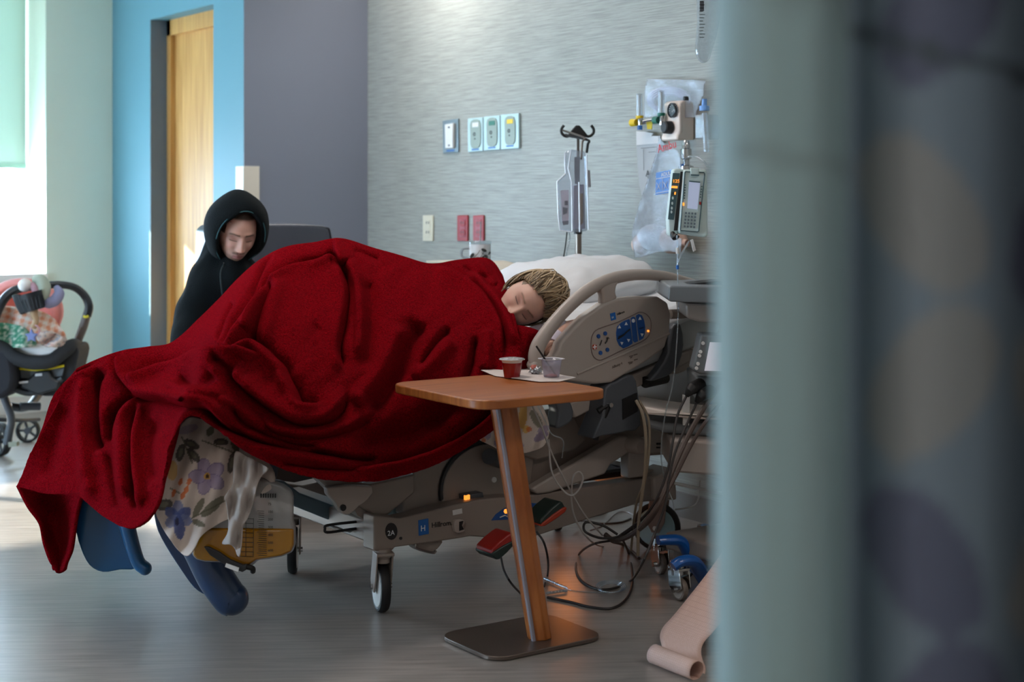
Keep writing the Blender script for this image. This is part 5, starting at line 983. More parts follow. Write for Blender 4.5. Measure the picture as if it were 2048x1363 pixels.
t_ = uth('wall_canister', 'clear square canister fixed behind the cream regulator', 'canister', 1395, 275); obj('canister_body', usc([(782, 470), (860, 460), (880, 600), (870, 725), (782, 725)], .10, .09), CLP, t_, bevel=.006); obj('canister_grille', usc([(790, 500), (835, 498), (832, 600), (790, 600)], .07, .01), mat('slate_insert', '#57656a', .5), t_)
# ------------------------------------------------------------ the pole with hooks and the clear lock box
PX_, PY_ = 3.81, 5.0
ivp = thing('iv_pole', 'slim steel drip pole with black hooks and a blue knob behind the pillow', 'drip pole', (PX_, PY_, 0))
zt = 1.3+122*6.33/3050; POLE = mat('pole_steel', '#76706a', .28, .8)
def iz(y): return 1.3+(390-y)*6.33/3050
obj('upper_pole', tb([(PX_, PY_, iz(435)), (PX_, PY_, iz(268))], .0085, 14), POLE, ivp); obj('lower_pole', tb([(PX_+.004, PY_, .06), (PX_+.004, PY_, iz(440))], .0135, 16), mat('pole_bronze', '#8a7f74', .3, .7), ivp)
obj('foot', lt((PX_, PY_, 0), (0, 0, 1), [(0, 0), (0, .12), (.02, .12), (.035, .06), (.06, .02), (.06, 0)], 28), DGR, ivp)
cz = Vector((PX_, PY_, iz(266))); ex = Rv
hb = obj('hook_boss', prism(bmesh.new(), [cz+ex*a+Uv*b_-Fv*.012 for a, b_ in ((-.045, -.016), (-.020, .016), (-.008, .030), (.008, .030), (.020, .016), (.045, -.016), (.02, -.022), (-.02, -.022))], Fv*.024), BLK, ivp, bevel=.005, seg=3)
for s in (-1, 1): obj('hook', tb([cz+ex*s*.020+Uv*-.006, cz+ex*s*.045+Uv*-.016, cz+ex*s*.064+Uv*-.004, cz+ex*s*.066+Uv*.014, cz+ex*s*.056+Uv*.030], .0060, 10, 4), BLK, ivp)
obj('clamp', tb([(PX_+.002, PY_, iz(467)), (PX_+.002, PY_, iz(420))], [.017, .020, .020, .014], 14), BLK, ivp); obj('clamp_knob', lt(Vector((PX_, PY_, iz(446)))-Fv*.012, -Fv, [(0, 0), (0, .024), (.012, .024), (.012, .019), (.016, .018), (.016, 0)], 24), BLK, ivp, label='black clamp knob'); obj('knob_cap', lt(Vector((PX_, PY_, iz(446)))-Fv*.027, -Fv, [(0, 0), (0, .017), (.003, .016), (.003, 0)], 24), mat('bright_blue_cap', '#3f7fe0', .3), ivp)
c8 = lambda x, y, Z=6.2: pd(1100+x/4.4, 250+y/4.4, Z)
lb = thing('lock_box', 'clear plastic lock box hanging from the hook of the drip pole', 'lock box', c8(200, 940))
LBC = thin('clear_polycarbonate', '#e9edf3', .88, .12, .20)
def lslab(pts, Z, th, sm=0): return prism(bmesh.new(), [c8(x, y, Z) for x, y in outline(pts, sm)], Fv*th)
obj('box_shell', lslab([(132, 240), (160, 222), (185, 214), (300, 228), (322, 262), (328, 500), (338, 900), (325, 930), (255, 945), (190, 940), (88, 925), (74, 800), (64, 495), (138, 425), (130, 330)], 6.16, .09), LBC, lb, bevel=.008, seg=3)
for nm, pts in (('edge_ridge', ((138, 425), (64, 495), (74, 800), (88, 925), (190, 940))), ('edge_ridge', ((185, 220), (160, 380), (190, 500), (195, 930))), ('edge_ridge', ((132, 240), (130, 330), (138, 425))), ('edge_ridge', ((255, 500), (262, 940))), ('edge_ridge', ((322, 262), (338, 920)))): obj(nm, tb([c8(x, y, 6.158) for x, y in pts], .0028, 8), mat('bright_acrylic_edge', '#dfe6ee', .15), lb)
obj('rack_strip', lslab([(214, 282), (264, 275), (262, 515), (218, 518)], 6.18, .02), mat('slate_strip', '#5b5f6a', .5), lb); obj('pump_body', lslab([(205, 530), (300, 520), (310, 915), (205, 915)], 6.19, .04), mat('violet_grey_pump', '#8f8a9c', .4), lb, bevel=.004)
obj('syringe', lt(c8(270, 600, 6.178), (0, 0, -1), [(0, 0), (0, .010), (.12, .010), (.125, .004), (.13, 0)], 16), mat('amber_syringe', '#8c6c52', .3), lb)
obj('label_card', lslab([(92, 575), (165, 570), (166, 845), (105, 850)], 6.175, .003), mat('pinkish_label', '#cdbfc6', .7), lb); bm = lslab([(128, 665), (158, 665), (158, 705), (128, 705)], 6.172, .002)
prism(bm, [c8(x, y, 6.172) for x, y in ((112, 720), (155, 730), (150, 775), (115, 790))], Fv*.002); prism(bm, [c8(x, y, 6.172) for x, y in ((108, 845), (165, 840), (160, 875), (115, 880))], Fv*.004); obj('label_print', bm, mat('grey_ink2', '#4c4650', .6), lb)['kind'] = 'stuff'
obj('side_latch', lslab([(325, 395), (352, 395), (362, 545), (335, 550)], 6.2, .03), mat('latch_grey', '#a9a7a8', .35), lb, bevel=.003)
obj('hanger_cord', tb([cz-ex*.064+Uv*.01, c8(300, 110), c8(285, 150), c8(275, 298, 6.15)], .0045, 8, 4), POLE, lb); obj('hanger_cord', tb([cz-ex*.05+Uv*-.01, c8(330, 130), c8(332, 170), c8(322, 245)], .0055, 8, 4), BLK, lb)
for k, (m_, pts) in enumerate(((BLK, ((146, 930), (148, 960), (130, 1100), (104, 1235), (95, 1330))), (CLP, ((165, 935), (175, 990), (150, 1110), (134, 1240), (120, 1330))))): obj('outlet_line', tb([c8(x, y, 6.19-.05*(y > 1000)) for x, y in pts], .0028, 8, 4), m_, lb)
# ------------------------------------------------------------ drip stand with pump, mostly behind the curtain
SX, SY = None, None; sp = pd(1452, 1150, 5.22); sp.z = 0
ds = thing('infusion_stand', 'wheeled drip stand on a blue base at the edge of the curtain', 'drip stand', sp)
obj('pole', tb([(sp.x, sp.y, .12), (sp.x, sp.y, 1.98)], .013, 14), STEEL, ds)
for s in (-1, 1): obj('hook', tb([Vector((sp.x, sp.y, 1.96))+Rv*s*.01, Vector((sp.x, sp.y, 1.97))+Rv*s*.05, Vector((sp.x, sp.y, 2.0))+Rv*s*.065], .004, 8, 4), STEEL, ds)
BB = mat('glossy_blue_base', '#1359a8', .3, coat=.3)
z0 = .135
def legpts(pts, Z=None): return [pd(x, y, Z_) for x, y, Z_ in pts]
obj('base_leg', tb(legpts(((1316, 1080, 5.05), (1335, 1079, 5.06), (1362, 1082, 5.08), (1380, 1112, 5.1), (1396, 1138, 5.12), (1440, 1150, 5.2))), [.020, .022, .024, .026, .030, .034], 12, 4, flat=.8), BB, ds)
obj('base_leg', tb(legpts(((1346, 1132, 4.86), (1362, 1122, 4.87), (1385, 1121, 4.90), (1396, 1134, 4.95), (1415, 1160, 5.05), (1450, 1150, 5.2))), [.020, .022, .024, .028, .030, .034], 12, 4, flat=.8), BB, ds)
obj('base_leg', tb([Vector((sp.x, sp.y, .10)), Vector((sp.x+.25, sp.y-.05, .10))], .026, 12), BB, ds); obj('base_leg', tb([Vector((sp.x, sp.y, .10)), Vector((sp.x+.1, sp.y+.22, .10))], .026, 12), BB, ds)
obj('hub', lt((sp.x, sp.y, .08), (0, 0, 1), [(0, 0), (0, .05), (.04, .05), (.07, .02), (.07, 0)], 24), BB, ds)
TRW = mat('speckled_clear_tyre', '#7d7168', .35, var=.5, vscale=60)
for x, y, Zr, an in ((1318, 1146, 5.03, 165), (1356, 1198, 4.84, 175)):
    fl = pz(x, y, 0); caster(fl.x, fl.y, .036, an, ds, .125, forkm=CHROME, off=.010, wd=.020, tyre=TRW, disc=mat('clear_wheel', '#a39a92', .3))
for dx, dy in ((.25, -.05), (.1, .22)): caster(sp.x+dx, sp.y+dy, .036, 30, ds, .12, forkm=CHROME, off=.01, wd=.02, tyre=TRW)
PG = mat('pump_grey_green', '#c9dcda', .4); PGD = mat('pump_dark_teal', '#3f5c63', .4); SCR = mat('lcd_screen', '#c3cde6', .3, emit='#b9c6e6', estr=.25)
def z5(pts, Z, th, f=c7, sm=0): return prism(bmesh.new(), [pd(*f(x, y), Z) for x, y in outline(pts, sm)], Fv*th)
ip = thing('infusion_pump', 'grey-green infusion pump with keypad and lit screen at the curtain edge', 'infusion pump', pd(1380, 470, 5.1))
obj('housing', z5([(735, 105), (980, 105), (990, 150), (1000, 860), (960, 880), (672, 840), (660, 800), (718, 130)], 5.12, .10), PG, ip, bevel=.006, seg=3); obj('front_frame', z5([(738, 118), (962, 128), (975, 150), (905, 820), (890, 832), (680, 815), (672, 800), (722, 135)], 5.11, .012), PG, ip, bevel=.003)
obj('recessed_border', tb([pd(*c7(x, y), 5.108) for x, y in ((745, 130), (955, 140), (962, 160), (895, 805), (880, 815), (690, 800), (686, 790), (738, 140), (745, 130))], .0018, 6), PGD, ip)
obj('top_handle', z5([(800, 85), (900, 90), (900, 175), (805, 170)], 5.10, .012), PG, ip, bevel=.003); obj('maker_strip', z5([(805, 160), (900, 165), (898, 180), (805, 176)], 5.098, .002), PGD, ip)
obj('screen', z5([(785, 235), (912, 248), (880, 560), (765, 548)], 5.106, .003), SCR, ip); obj('screen_header', z5([(786, 232), (912, 245), (911, 258), (785, 246)], 5.105, .003), PGD, ip)
for (x, y) in ((722, 500), (912, 490)): obj('run_light', z5([(x-10, y-18), (x+10, y-16), (x+8, y+18), (x-10, y+16)], 5.105, .003), ORG if x < 800 else REDP, ip)
def dots(name, pts, r, Z, m_, par, f=c7, ry=None, each=True):
    for x, y in pts: obj(name, z5([(x+r*math.cos(a), y+(ry or r*1.2)*math.sin(a)) for a in [k*math.pi/4 for k in range(8)]], Z, .004, f), m_, par)
dots('key', [(750-c_*2+r_*36-c_*1.5, 600+c_*38+r_*3) for c_ in range(5) for r_ in range(4)], 11, 5.104, mat('key_grey', '#6a7b85', .35), ip)
dots('soft_key', [(742-k*2, 282+k*30) for k in range(6)]+[(930-k*4, 300+k*30) for k in range(5)], 7, 5.104, PGD, ip)
pm = thing('pump_module', 'slim teal pump module with amber digits left of the infusion pump', 'infusion pump', pd(1345, 472, 5.1))
obj('housing', z5([(605, 110), (640, 92), (715, 100), (720, 125), (655, 860), (600, 880), (552, 850), (545, 680)], 5.13, .08), PG, pm, bevel=.005); obj('dark_edge', z5([(690, 130), (718, 130), (655, 800), (612, 800)], 5.126, .05), DARK, pm)
obj('control_strip', z5([(600, 145), (680, 150), (612, 678), (545, 672)], 5.124, .004), PGD, pm, bevel=.001); obj('digit_window', z5([(594, 218), (665, 222), (660, 262), (588, 258)], 5.122, .003), mat('dim_window', '#6f7440', .3), pm)
text('digits', '125', .016, ORG, pd(*c7(598, 256), 5.119), Rv, (0, 0, 1), pm); obj('amber_bar', z5([(588, 292), (655, 295), (652, 320), (584, 317)], 5.121, .003), ORG, pm)
dots('key', [(600, 430), (594, 490), (589, 545), (585, 588)], 11, 5.121, PG, pm, ry=18); obj('pair_key', z5([(598, 362), (612, 362), (608, 392), (594, 392)], 5.121, .003), GRNP, pm); obj('stop_key', z5([(620, 362), (636, 362), (633, 392), (616, 392)], 5.121, .003), ORG, pm)
obj('tube_clip', tb([pd(*c7(590, 820), 5.14), pd(*c7(620, 880), 5.12), pd(*c7(650, 850), 5.12)], .010, 10, 3), BLK, pm)
il = thing('drip_line', 'clear drip line with blue connector hanging down past the side rail', 'drip line', pd(1345, 760, 5.05)); 
obj('line', tb([pd(x, y, 5.0) for x, y in ((1354, 470), (1355, 500), (1355, 545), (1357, 600), (1354, 680), (1346, 765), (1330, 830), (1322, 905), (1330, 960), (1345, 1000), (1348, 1020))], .0022, 8, 5), CLP, il); obj('connector', tb([pd(1355, 495, 5.0), pd(1355, 507, 5.0)], .0055, 10), WHT, il); obj('connector', tb([pd(1355, 530, 5.0), pd(1355, 538, 5.0)], .0050, 10), CBL, il); obj('branch_line', tb([pd(1355, 530, 5.0), pd(1362, 510, 5.0), pd(1378, 482, 5.03)], .003, 8, 3), CLP, il)
obj('roller_clamp', prism(bmesh.new(), [pd(x, y, 5.02) for x, y in ((1381, 480), (1386, 478), (1392, 500), (1387, 503))], Fv*.01), WHT, il)
db = thing('drip_bag', 'clear fluid bag hanging at the top beside the curtain', 'drip bag', pd(1405, 125, 5.15))
bm = z5([(0, 0)]*3, 5, .1)[0:0] if False else prism(bmesh.new(), [pd(x, y, 5.14) for x, y in outline([(1398, -90), (1440, -95), (1444, 20), (1425, 100), (1416, 122), (1404, 124), (1394, 110), (1392, 90), (1396, 40)], 2)], Fv*.03); obj('bag_film', bm, CLP, db, bevel=.008)
bm = bmesh.new()
for k in range(14): tube(bm, [pd(1399, -10+k*6.5, 5.136), pd(1410-(k % 3)*2, -10+k*6.5, 5.136)], .0010, 4)
obj('printed_scale', bm, INK, db)['kind'] = 'stuff'; obj('side_print', prism(bmesh.new(), [pd(x, y, 5.137) for x, y in ((1400, 2), (1408, 2), (1408, 22), (1400, 22))], Fv*.002), DGR, db)
obj('hanger', tb([pd(1420, -95, 5.15), Vector((sp.x, sp.y, 1.98))-Rv*.05], .003, 6), WHT, db)
# ------------------------------------------------------------ mug on the cabinet
cb = thing('bedside_cabinet', 'narrow pale cabinet behind the bed carrying the mug', 'cabinet', (3.58, 5.52, 0)); obj('carcass', mm((3.50, 5.40, .02), (3.66, 5.66, 1.00)), OFFW, cb, bevel=.005); obj('top', mm((3.49, 5.39, 1.0), (3.67, 5.67, 1.015)), IVO, cb, bevel=.003); obj('drawer_front', mm((3.485, 5.42, .75), (3.50, 5.64, .96)), IVO, cb, bevel=.003); obj('pull', mm((3.475, 5.50, .85), (3.485, 5.56, .86)), STEEL, cb)
mgp = pd(960, 521, 6.60); mgp.z = 1.016; mg = thing('mug', 'white mug printed with dark leaves on the cabinet behind the bed', 'mug', mgp)
bm = lt(mgp, (0, 0, 1), [(0, 0), (0, .042), (.004, .046), (.072, .048), (.072, .044), (.006, .042), (.006, 0)], 36); mo = obj('mug_body', bm, mat('glazed_mug', '#dfe3e8', .2, vcol=True), mg)
def mugc(i, co):
    a = math.atan2(co.y, co.x); return (1, 1, 1)
vcolors(mo, mugc); bm = bmesh.new()
for x, y, a, b_, an in ((944, 511, 3.4, 6, .6), (953, 517, 6, 2.6, -.3), (968, 500, 6, 3, .4), (973, 513, 4.5, 2.8, .9), (966, 514, 5, 2, -.6), (979, 506, 4, 2, -1.1), (958, 516, 3, 2, 0)):
    prism(bm, [pd(x+a*math.cos(t_)*math.cos(an)-b_*math.sin(t_)*math.sin(an), y+a*math.cos(t_)*math.sin(an)+b_*math.sin(t_)*math.cos(an), 6.545) for t_ in [k*math.pi/5 for k in range(10)]], Fv*.012)
for P in (((960, 500), (955, 508), (946, 516)), ((963, 505), (972, 512), (978, 508)), ((970, 500), (965, 508), (960, 516))): tube(bm, [pd(x, y, 6.546) for x, y in P], .0012, 5)
obj('leaf_print', bm, mat('dark_leaf_print', '#2c2f31', .4), mg)['kind'] = 'stuff'
obj('handle', tb([mgp-Rv*.042+Uv*.055, mgp-Rv*.075+Uv*.050, mgp-Rv*.078+Uv*.020, mgp-Rv*.044+Uv*.010], .006, 10, 5), mat('grey_glaze', '#8b959d', .3), mg); obj('clear_lid', lt(mgp, (0, 0, 1), [(.072, .0485), (.085, .049), (.087, .045), (.087, 0)], 30), CLP, mg); obj('straw', tb([mgp+Uv*.03, mgp+Uv*.17+Rv*.004], .0028, 8), CLP, mg)
# ------------------------------------------------------------ stroller with infant seat by the window
ZS = 7.45; BLG = mat('charcoal_fabric', '#1f2328', .8, bump=.2); BLP = mat('satin_black_frame', '#1c2227', .35); PNK = mat('coral_padding', '#d98a85', .75, bump=.1, bscale=30); YL = mat('yellow_piping', '#cfc21e', .5); GP = mat('brown_grey_arm', '#5b514c', .4); FRG = mat('grey_frame', '#3e434a', .4)
sp_ = pd(70, 905, 7.5); sp_.z = 0; st = thing('stroller', 'dark stroller with a coral padded infant seat by the window', 'stroller', sp_)
def zs(pts, Z, th, sm=0): return prism(bmesh.new(), [pd(x, y, Z) for x, y in outline(pts, sm)], Fv*th)
def zt_(pts, r, n=10, sm=5, **k): return tb([pd(*p) if len(p) == 3 else pd(p[0], p[1], ZS) for p in pts], r, n, sm, **k)
sh = obj('seat_shell', zs([(-60, 690), (0, 688), (30, 703), (60, 714), (105, 713), (132, 694), (150, 690), (157, 704), (150, 735), (142, 765), (118, 792), (60, 788), (20, 784), (-40, 790), (-70, 760)], ZS-.12, .20, 2), BLG, st, bevel=.04, seg=4)
obj('padded_rim', zt_([(-60, 680, 7.2), (0, 694, 7.25), (25, 712, 7.25), (60, 724, 7.25), (100, 722, 7.26), (125, 705, 7.3), (142, 692, 7.35), (152, 690, 7.5)], .034, 14), BLG, st)
obj('grey_panel', zs([(30, 742), (128, 736), (124, 752), (75, 758), (28, 754)], 7.31, .01), mat('slate_panel', '#4c555b', .6), st); obj('yellow_trim', zt_([(33, 736, 7.30), (80, 739, 7.30), (128, 731, 7.30)], .006, 8), YL, st)
obj('adapter', zs([(58, 756), (72, 742), (98, 740), (104, 756), (120, 762), (116, 778), (75, 790), (42, 776), (36, 766)], 7.28, .12), BLP, st, bevel=.01); obj('adapter_bar', zt_([(20, 775, 7.3), (60, 786, 7.3), (100, 770, 7.3), (125, 756, 7.3)], .014), BLP, st); obj('release_clip', zs([(70, 747), (84, 746), (84, 751), (70, 752)], 7.275, .01), mat('silver_clip', '#b7bcc0', .3), st); obj('release_clip', zs([(38, 763), (56, 761), (56, 765), (38, 767)], 7.275, .01), mat('silver_clip'), st)
obj('side_fabric', zs([(-60, 760), (8, 690), (28, 735), (24, 782), (-20, 800)], 7.22, .2, 2), mat('navy_fabric', '#171b24', .8), st, bevel=.03)
# coral padding of the seat back
bm = bmesh.new(); rows = []
for k, (sc_, Z) in enumerate(((1.0, 7.72), (1.0, 7.60), (.95, 7.53), (.84, 7.52), (.74, 7.58), (.70, 7.70))):
    row = []
    for j in range(24):
        a = math.radians(200-j*10.5); row.append(pd(45+80*sc_*math.cos(a), 622-64*sc_*math.sin(a), Z))
    rows.append(row)
grid(bm, rows); obj('coral_headrest', bm, PNK, st, ang=180, solid=.012); obj('seat_back', zs([(-35, 640), (-20, 590), (20, 568), (80, 570), (112, 600), (118, 650), (110, 690), (-30, 690)], 7.66, .03, 2), PNK, st, bevel=.012)
obj('carry_handle', zt_([(-12, 640, 7.22), (2, 608, 7.22), (18, 588, 7.24), (42, 576, 7.28), (85, 571, 7.36), (120, 569, 7.42), (150, 575, 7.48), (170, 592, 7.5), (178, 612, 7.5), (174, 632, 7.5)], [.022, .022, .022, .02, .018, .018, .02, .021, .022], 12), BLP, st)
obj('handle_arm', zt_([(174, 628, 7.5), (166, 655, 7.5), (152, 690, 7.5)], [.020, .022, .02], 12), GP, st); obj('yellow_ring', zt_([(168, 632, 7.46), (172, 634, 7.45), (176, 632, 7.46)], .006, 8), YL, st)
for pts in ([(2, 778, 7.4), (10, 800, 7.4), (22, 835, 7.4), (18, 865, 7.4), (14, 888, 7.4)], [(20, 812, 7.45), (45, 815, 7.5), (62, 808, 7.6), (80, 784, 7.7)], [(-5, 838, 7.5), (40, 840, 7.6), (78, 838, 7.8)], [(40, 812, 7.45), (80, 812, 7.5)]): obj('frame_tube', zt_(pts, .020 if pts[0][0] != -5 else .010, 12), FRG, st)
obj('brake_pedal', zs([(16, 884), (33, 884), (34, 892), (17, 894)], 7.38, .04), mat('pale_pedal', '#8f9687', .5), st)
for x, y, r_, Z, an in ((-2, 912, .085, 7.5, 20), (56, 884, .062, 7.9, 70), (-90, 905, .085, 7.7, 20), (-60, 872, .062, 8.3, 60)):
    f_ = pd(x, y, 1); f_ = pz(x, y, 0); a = math.radians(an); ax = Vector((math.cos(a), math.sin(a), 0)) if an != 70 else -Fv
    c_ = Vector((f_.x, f_.y, r_)); w_ = obj('wheel', lt(c_-ax*.02, ax, [(0, r_*.80), (0, r_*.92), (.006, r_), (.034, r_), (.04, r_*.92), (.04, r_*.80), (0, r_*.80)], 30), BLK, st)
    obj('wheel_hub', lt(c_-ax*.016, ax, [(0, 0), (0, r_*.28), (.032, r_*.28), (.032, 0)], 16), FRG, w_); b2 = bmesh.new(); x_, y_ = frame_of(ax)
    for k in range(5): t_ = k*2*math.pi/5; tube(b2, [c_, c_+(x_*math.cos(t_)+y_*math.sin(t_))*r_*.82], .007, 6)
    obj('spokes', b2, FRG, w_)
# things carried on the stroller
ch = thing('cup_holder', 'black ribbed cup holder clipped to the stroller handle', 'cup holder', pd(60, 625, 7.2))
obj('cup', lt(pd(70, 620, 7.18), (pd(60, 585, 7.18)-pd(70, 620, 7.18)), [(0, 0), (0, .046), (.085, .056), (.085, .052), (.004, .042), (.004, 0)], 30), BLP, ch); b2 = bmesh.new()
d_ = (pd(60, 585, 7.18)-pd(70, 620, 7.18)).normalized(); x_, y_ = frame_of(d_)
for k in range(20): t_ = k*2*math.pi/20; e_ = x_*math.cos(t_)+y_*math.sin(t_); tube(b2, [pd(70, 620, 7.18)+d_*.006+e_*.047, pd(70, 620, 7.18)+d_*.06+e_*.0545], .002, 4)
obj('ribs', b2, BLP, ch)['kind'] = 'stuff'; obj('clamp', zs([(22, 590), (36, 588), (48, 604), (52, 626), (40, 630), (30, 612)], 7.17, .04), BLP, ch, bevel=.008)
def soft(name, lab, cat_, pts, r, m_, **k): return tag(obj(name, zt_(pts, r, 14), m_, **k), lab, cat_)
GRT = mat('sage_velour', '#a7b3a2', .8); LVT = mat('slate_velour', '#8688a6', .8); PKT = mat('dusty_pink_velour', '#b48d97', .8)
soft('crescent_toy', 'sage green crescent toy on the stroller handle above the cup holder', 'toy', [(66, 560, 7.22), (80, 560, 7.22), (87, 574, 7.22), (85, 592, 7.22), (76, 602, 7.22)], [.016, .03, .034, .03, .014], GRT)
soft('crescent_toy', 'slate blue crescent toy hanging right of the cup holder', 'toy', [(112, 572, 7.25), (118, 586, 7.24), (110, 600, 7.23), (96, 606, 7.22), (86, 606, 7.22)], [.012, .026, .028, .026, .012], LVT)
soft('crescent_toy', 'small dusty pink crescent toy between the cup holder and green toy', 'toy', [(62, 566, 7.2), (70, 576, 7.2), (76, 592, 7.19)], [.010, .020, .012], PKT)
bm = bmesh.new(); bmesh.ops.create_uvsphere(bm, u_segments=20, v_segments=14, radius=.032); bmesh.ops.translate(bm, vec=pd(50, 570, 7.2), verts=bm.verts); tag(obj('toy_ball', bm, mat('white_velour', '#e6e2dc', .7)), 'round white toy ball beside the cup holder on the handle', 'toy')
bt_ = thing('hanging_toy', 'wooden rod toy with ring and small blue star hanging from the handle', 'toy', pd(62, 680, 7.15)); obj('wooden_figure', zt_([(72, 608, 7.17), (68, 625, 7.17), (72, 640, 7.17), (66, 655, 7.17)], [.012, .020, .014, .016], 12), mat('bare_wood', '#a98d6d', .6), bt_); obj('toy_ring', tube(bmesh.new(), [pd(70+9*math.cos(a), 660+10*math.sin(a), 7.16) for a in [k*math.pi/6 for k in range(12)]], .004, 8, closed=True), PKT, bt_)
obj('star', zs([(62+(14 if k % 2 == 0 else 7)*math.sin(k*math.pi/5), 672-(14 if k % 2 == 0 else 7)*math.cos(k*math.pi/5)) for k in range(10)], 7.15, .02), mat('periwinkle_star', '#6f7fb5', .5), bt_, bevel=.004); obj('cord', zt_([(72, 605, 7.18), (70, 600, 7.19), (66, 585, 7.2)], .002, 6), WHT, bt_)
def plaid(x, y):
    a = int((x+y*.3)//9) % 2; b_ = int((y-x*.3)//8) % 2; return ((.80, .34, .20), (.88, .62, .50), (.88, .62, .50), (.95, .90, .84))[a+2*b_]
PCL = mat('soft_printed_cloth', '#f0ece8', .9, vcol=True, bump=.15, bscale=60)
tag(px_cloth('gingham_blanket', [(-40, 620), (0, 612), (40, 616), (80, 622), (105, 634), (118, 650), (130, 672), (128, 690), (60, 690), (-40, 690)], lambda x, y: 7.35+.05*math.sin(x/14)+.03*math.sin(y/9), PCL, plaid, 3, thick=.01), 'orange and white gingham blanket tucked in the infant seat', 'blanket')
def leafy(x, y): n_ = noise.noise(Vector((x*.16, y*.16, 1))); return (.05, .26, .17) if n_ > .02 else (.30, .50, .40) if n_ > -.25 else (.75, .78, .72)
tag(px_cloth('green_cloth', [(-40, 655), (0, 645), (35, 650), (55, 660), (72, 682), (66, 692), (20, 694), (-40, 684)], lambda x, y: 7.26+.03*math.sin(x/10)+.02*math.sin(y/7), PCL, leafy, 3, thick=.008), 'green leaf-patterned cloth at the left of the infant seat', 'cloth')
def swad(x, y): n_ = noise.noise(Vector((x*.12, y*.2, 5))); return (.75, .66, .62) if n_ > -.05 else (.30, .32, .38) if n_ > -.25 else (.62, .40, .36)
tag(px_cloth('swaddle_cloth', [(76, 668), (100, 662), (122, 672), (130, 684), (118, 692), (90, 692), (78, 684)], lambda x, y: 7.24+.03*math.sin(x/6+y/5), PCL, swad, 3, thick=.010), 'rolled patterned swaddle cloth at the right end of the infant seat', 'cloth')
tag(obj('white_pad', zs([(22, 692), (60, 688), (100, 690), (116, 698), (104, 708), (60, 712), (34, 706)], 7.28, .12, 2), WHITE, bevel=.02), 'white folded pad under the gingham blanket', 'pad')
# ------------------------------------------------------------ monitor cart at the edge of the curtain
CG = mat('cart_grey', '#6b7073', .45); CP = mat('cart_beige', '#9b918a', .45)
cp_ = pd(1520, 1150, 5.15); cp_.z = 0; ct_ = thing('monitor_cart', 'grey wheeled monitor cart partly hidden by the curtain', 'cart', cp_)
def zq(pts, Z, th, sm=0): return prism(bmesh.new(), [pd(x, y, Z) for x, y in outline(pts, sm)], Fv*th)
obj('top_shelf', zq([(1338, 574), (1344, 571), (1700, 580), (1700, 618), (1340, 603), (1336, 598)], 4.86, .42), CG, ct_, bevel=.012, seg=3); obj('keyboard', zq([(1370, 568), (1430, 562), (1560, 566), (1560, 574), (1372, 574)], 4.98, .12), DARK, ct_, bevel=.003)
obj('shelf_box', zq([(1370, 606), (1680, 618), (1680, 655), (1400, 644), (1374, 636)], 4.95, .30), CP, ct_, bevel=.008); obj('column', zq([(1490, 650), (1560, 650), (1560, 1140), (1490, 1140)], 5.1, .07), CP, ct_)
obj('bottom_plate', mm((cp_.x-.25, cp_.y-.2, .10), (cp_.x+.25, cp_.y+.2, .16)), CP, ct_, bevel=.01)
for dx, dy in ((-.2, -.15), (.2, -.15), (-.2, .15), (.2, .15)): caster(cp_.x+dx, cp_.y+dy, .04, 40, ct_, .12, off=.01, wd=.02)
obj('drawer_box', zq([(1342, 884), (1350, 878), (1640, 900), (1640, 968), (1420, 950), (1344, 944)], 4.95, .36), CP, ct_, bevel=.008); obj('drawer_tray', zq([(1292, 838), (1330, 846), (1640, 850), (1640, 884), (1400, 872), (1330, 866), (1296, 856)], 5.05, .25, 0), mat('grey_bumper', '#7a7e82', .3), ct_, bevel=.014, seg=3)
obj('upper_tray', zq([(1284, 812), (1340, 822), (1420, 832), (1640, 834), (1640, 846), (1400, 838), (1290, 828)], 5.0, .28), CRE, ct_, bevel=.006); obj('white_post', zq([(1366, 790), (1380, 792), (1378, 850), (1366, 850)], 5.02, .02), WHT, ct_); obj('rear_rail', tb([pd(1350, 966, 5.3), pd(1440, 985, 5.2), pd(1640, 1010, 5.1)], .006, 8), WHT, ct_)
mo_ = thing('monitor', 'small grey monitor with round keys and pale screen leaning at the curtain edge', 'monitor', pd(1410, 748, 4.9)); obj('casing', zq([(1402, 668), (1600, 676), (1590, 756), (1400, 748), (1384, 740)], 4.88, .10), CG, mo_, bevel=.008, seg=3); obj('screen', zq([(1420, 684), (1585, 690), (1575, 745), (1409, 741)], 4.876, .004), mat('pale_screen', '#d9d6e2', .3, emit='#d9d6e2', estr=.35), mo_)
for x, y in ((1406, 686), (1401, 703), (1399, 711), (1396, 727), (1393, 736)): obj('round_key', lt(pd(x, y, 4.878), -Fv, [(0, 0), (0, .006), (.004, .005), (.004, 0)], 12), WHT, mo_)
fmn = thing('fetal_monitor', 'grey recorder unit with black cable plugs under the monitor', 'monitor', pd(1410, 800, 4.95)); obj('casing', zq([(1392, 752), (1600, 762), (1600, 824), (1396, 806)], 4.95, .28), CG, fmn, bevel=.008)
for x, y in ((1384, 777), (1404, 790)): obj('plug', tb([pd(x+16, y-8, 4.95), pd(x, y, 4.90), pd(x-11, y+14, 4.9)], [.022, .020, .008], 14, 3), BLK, fmn)
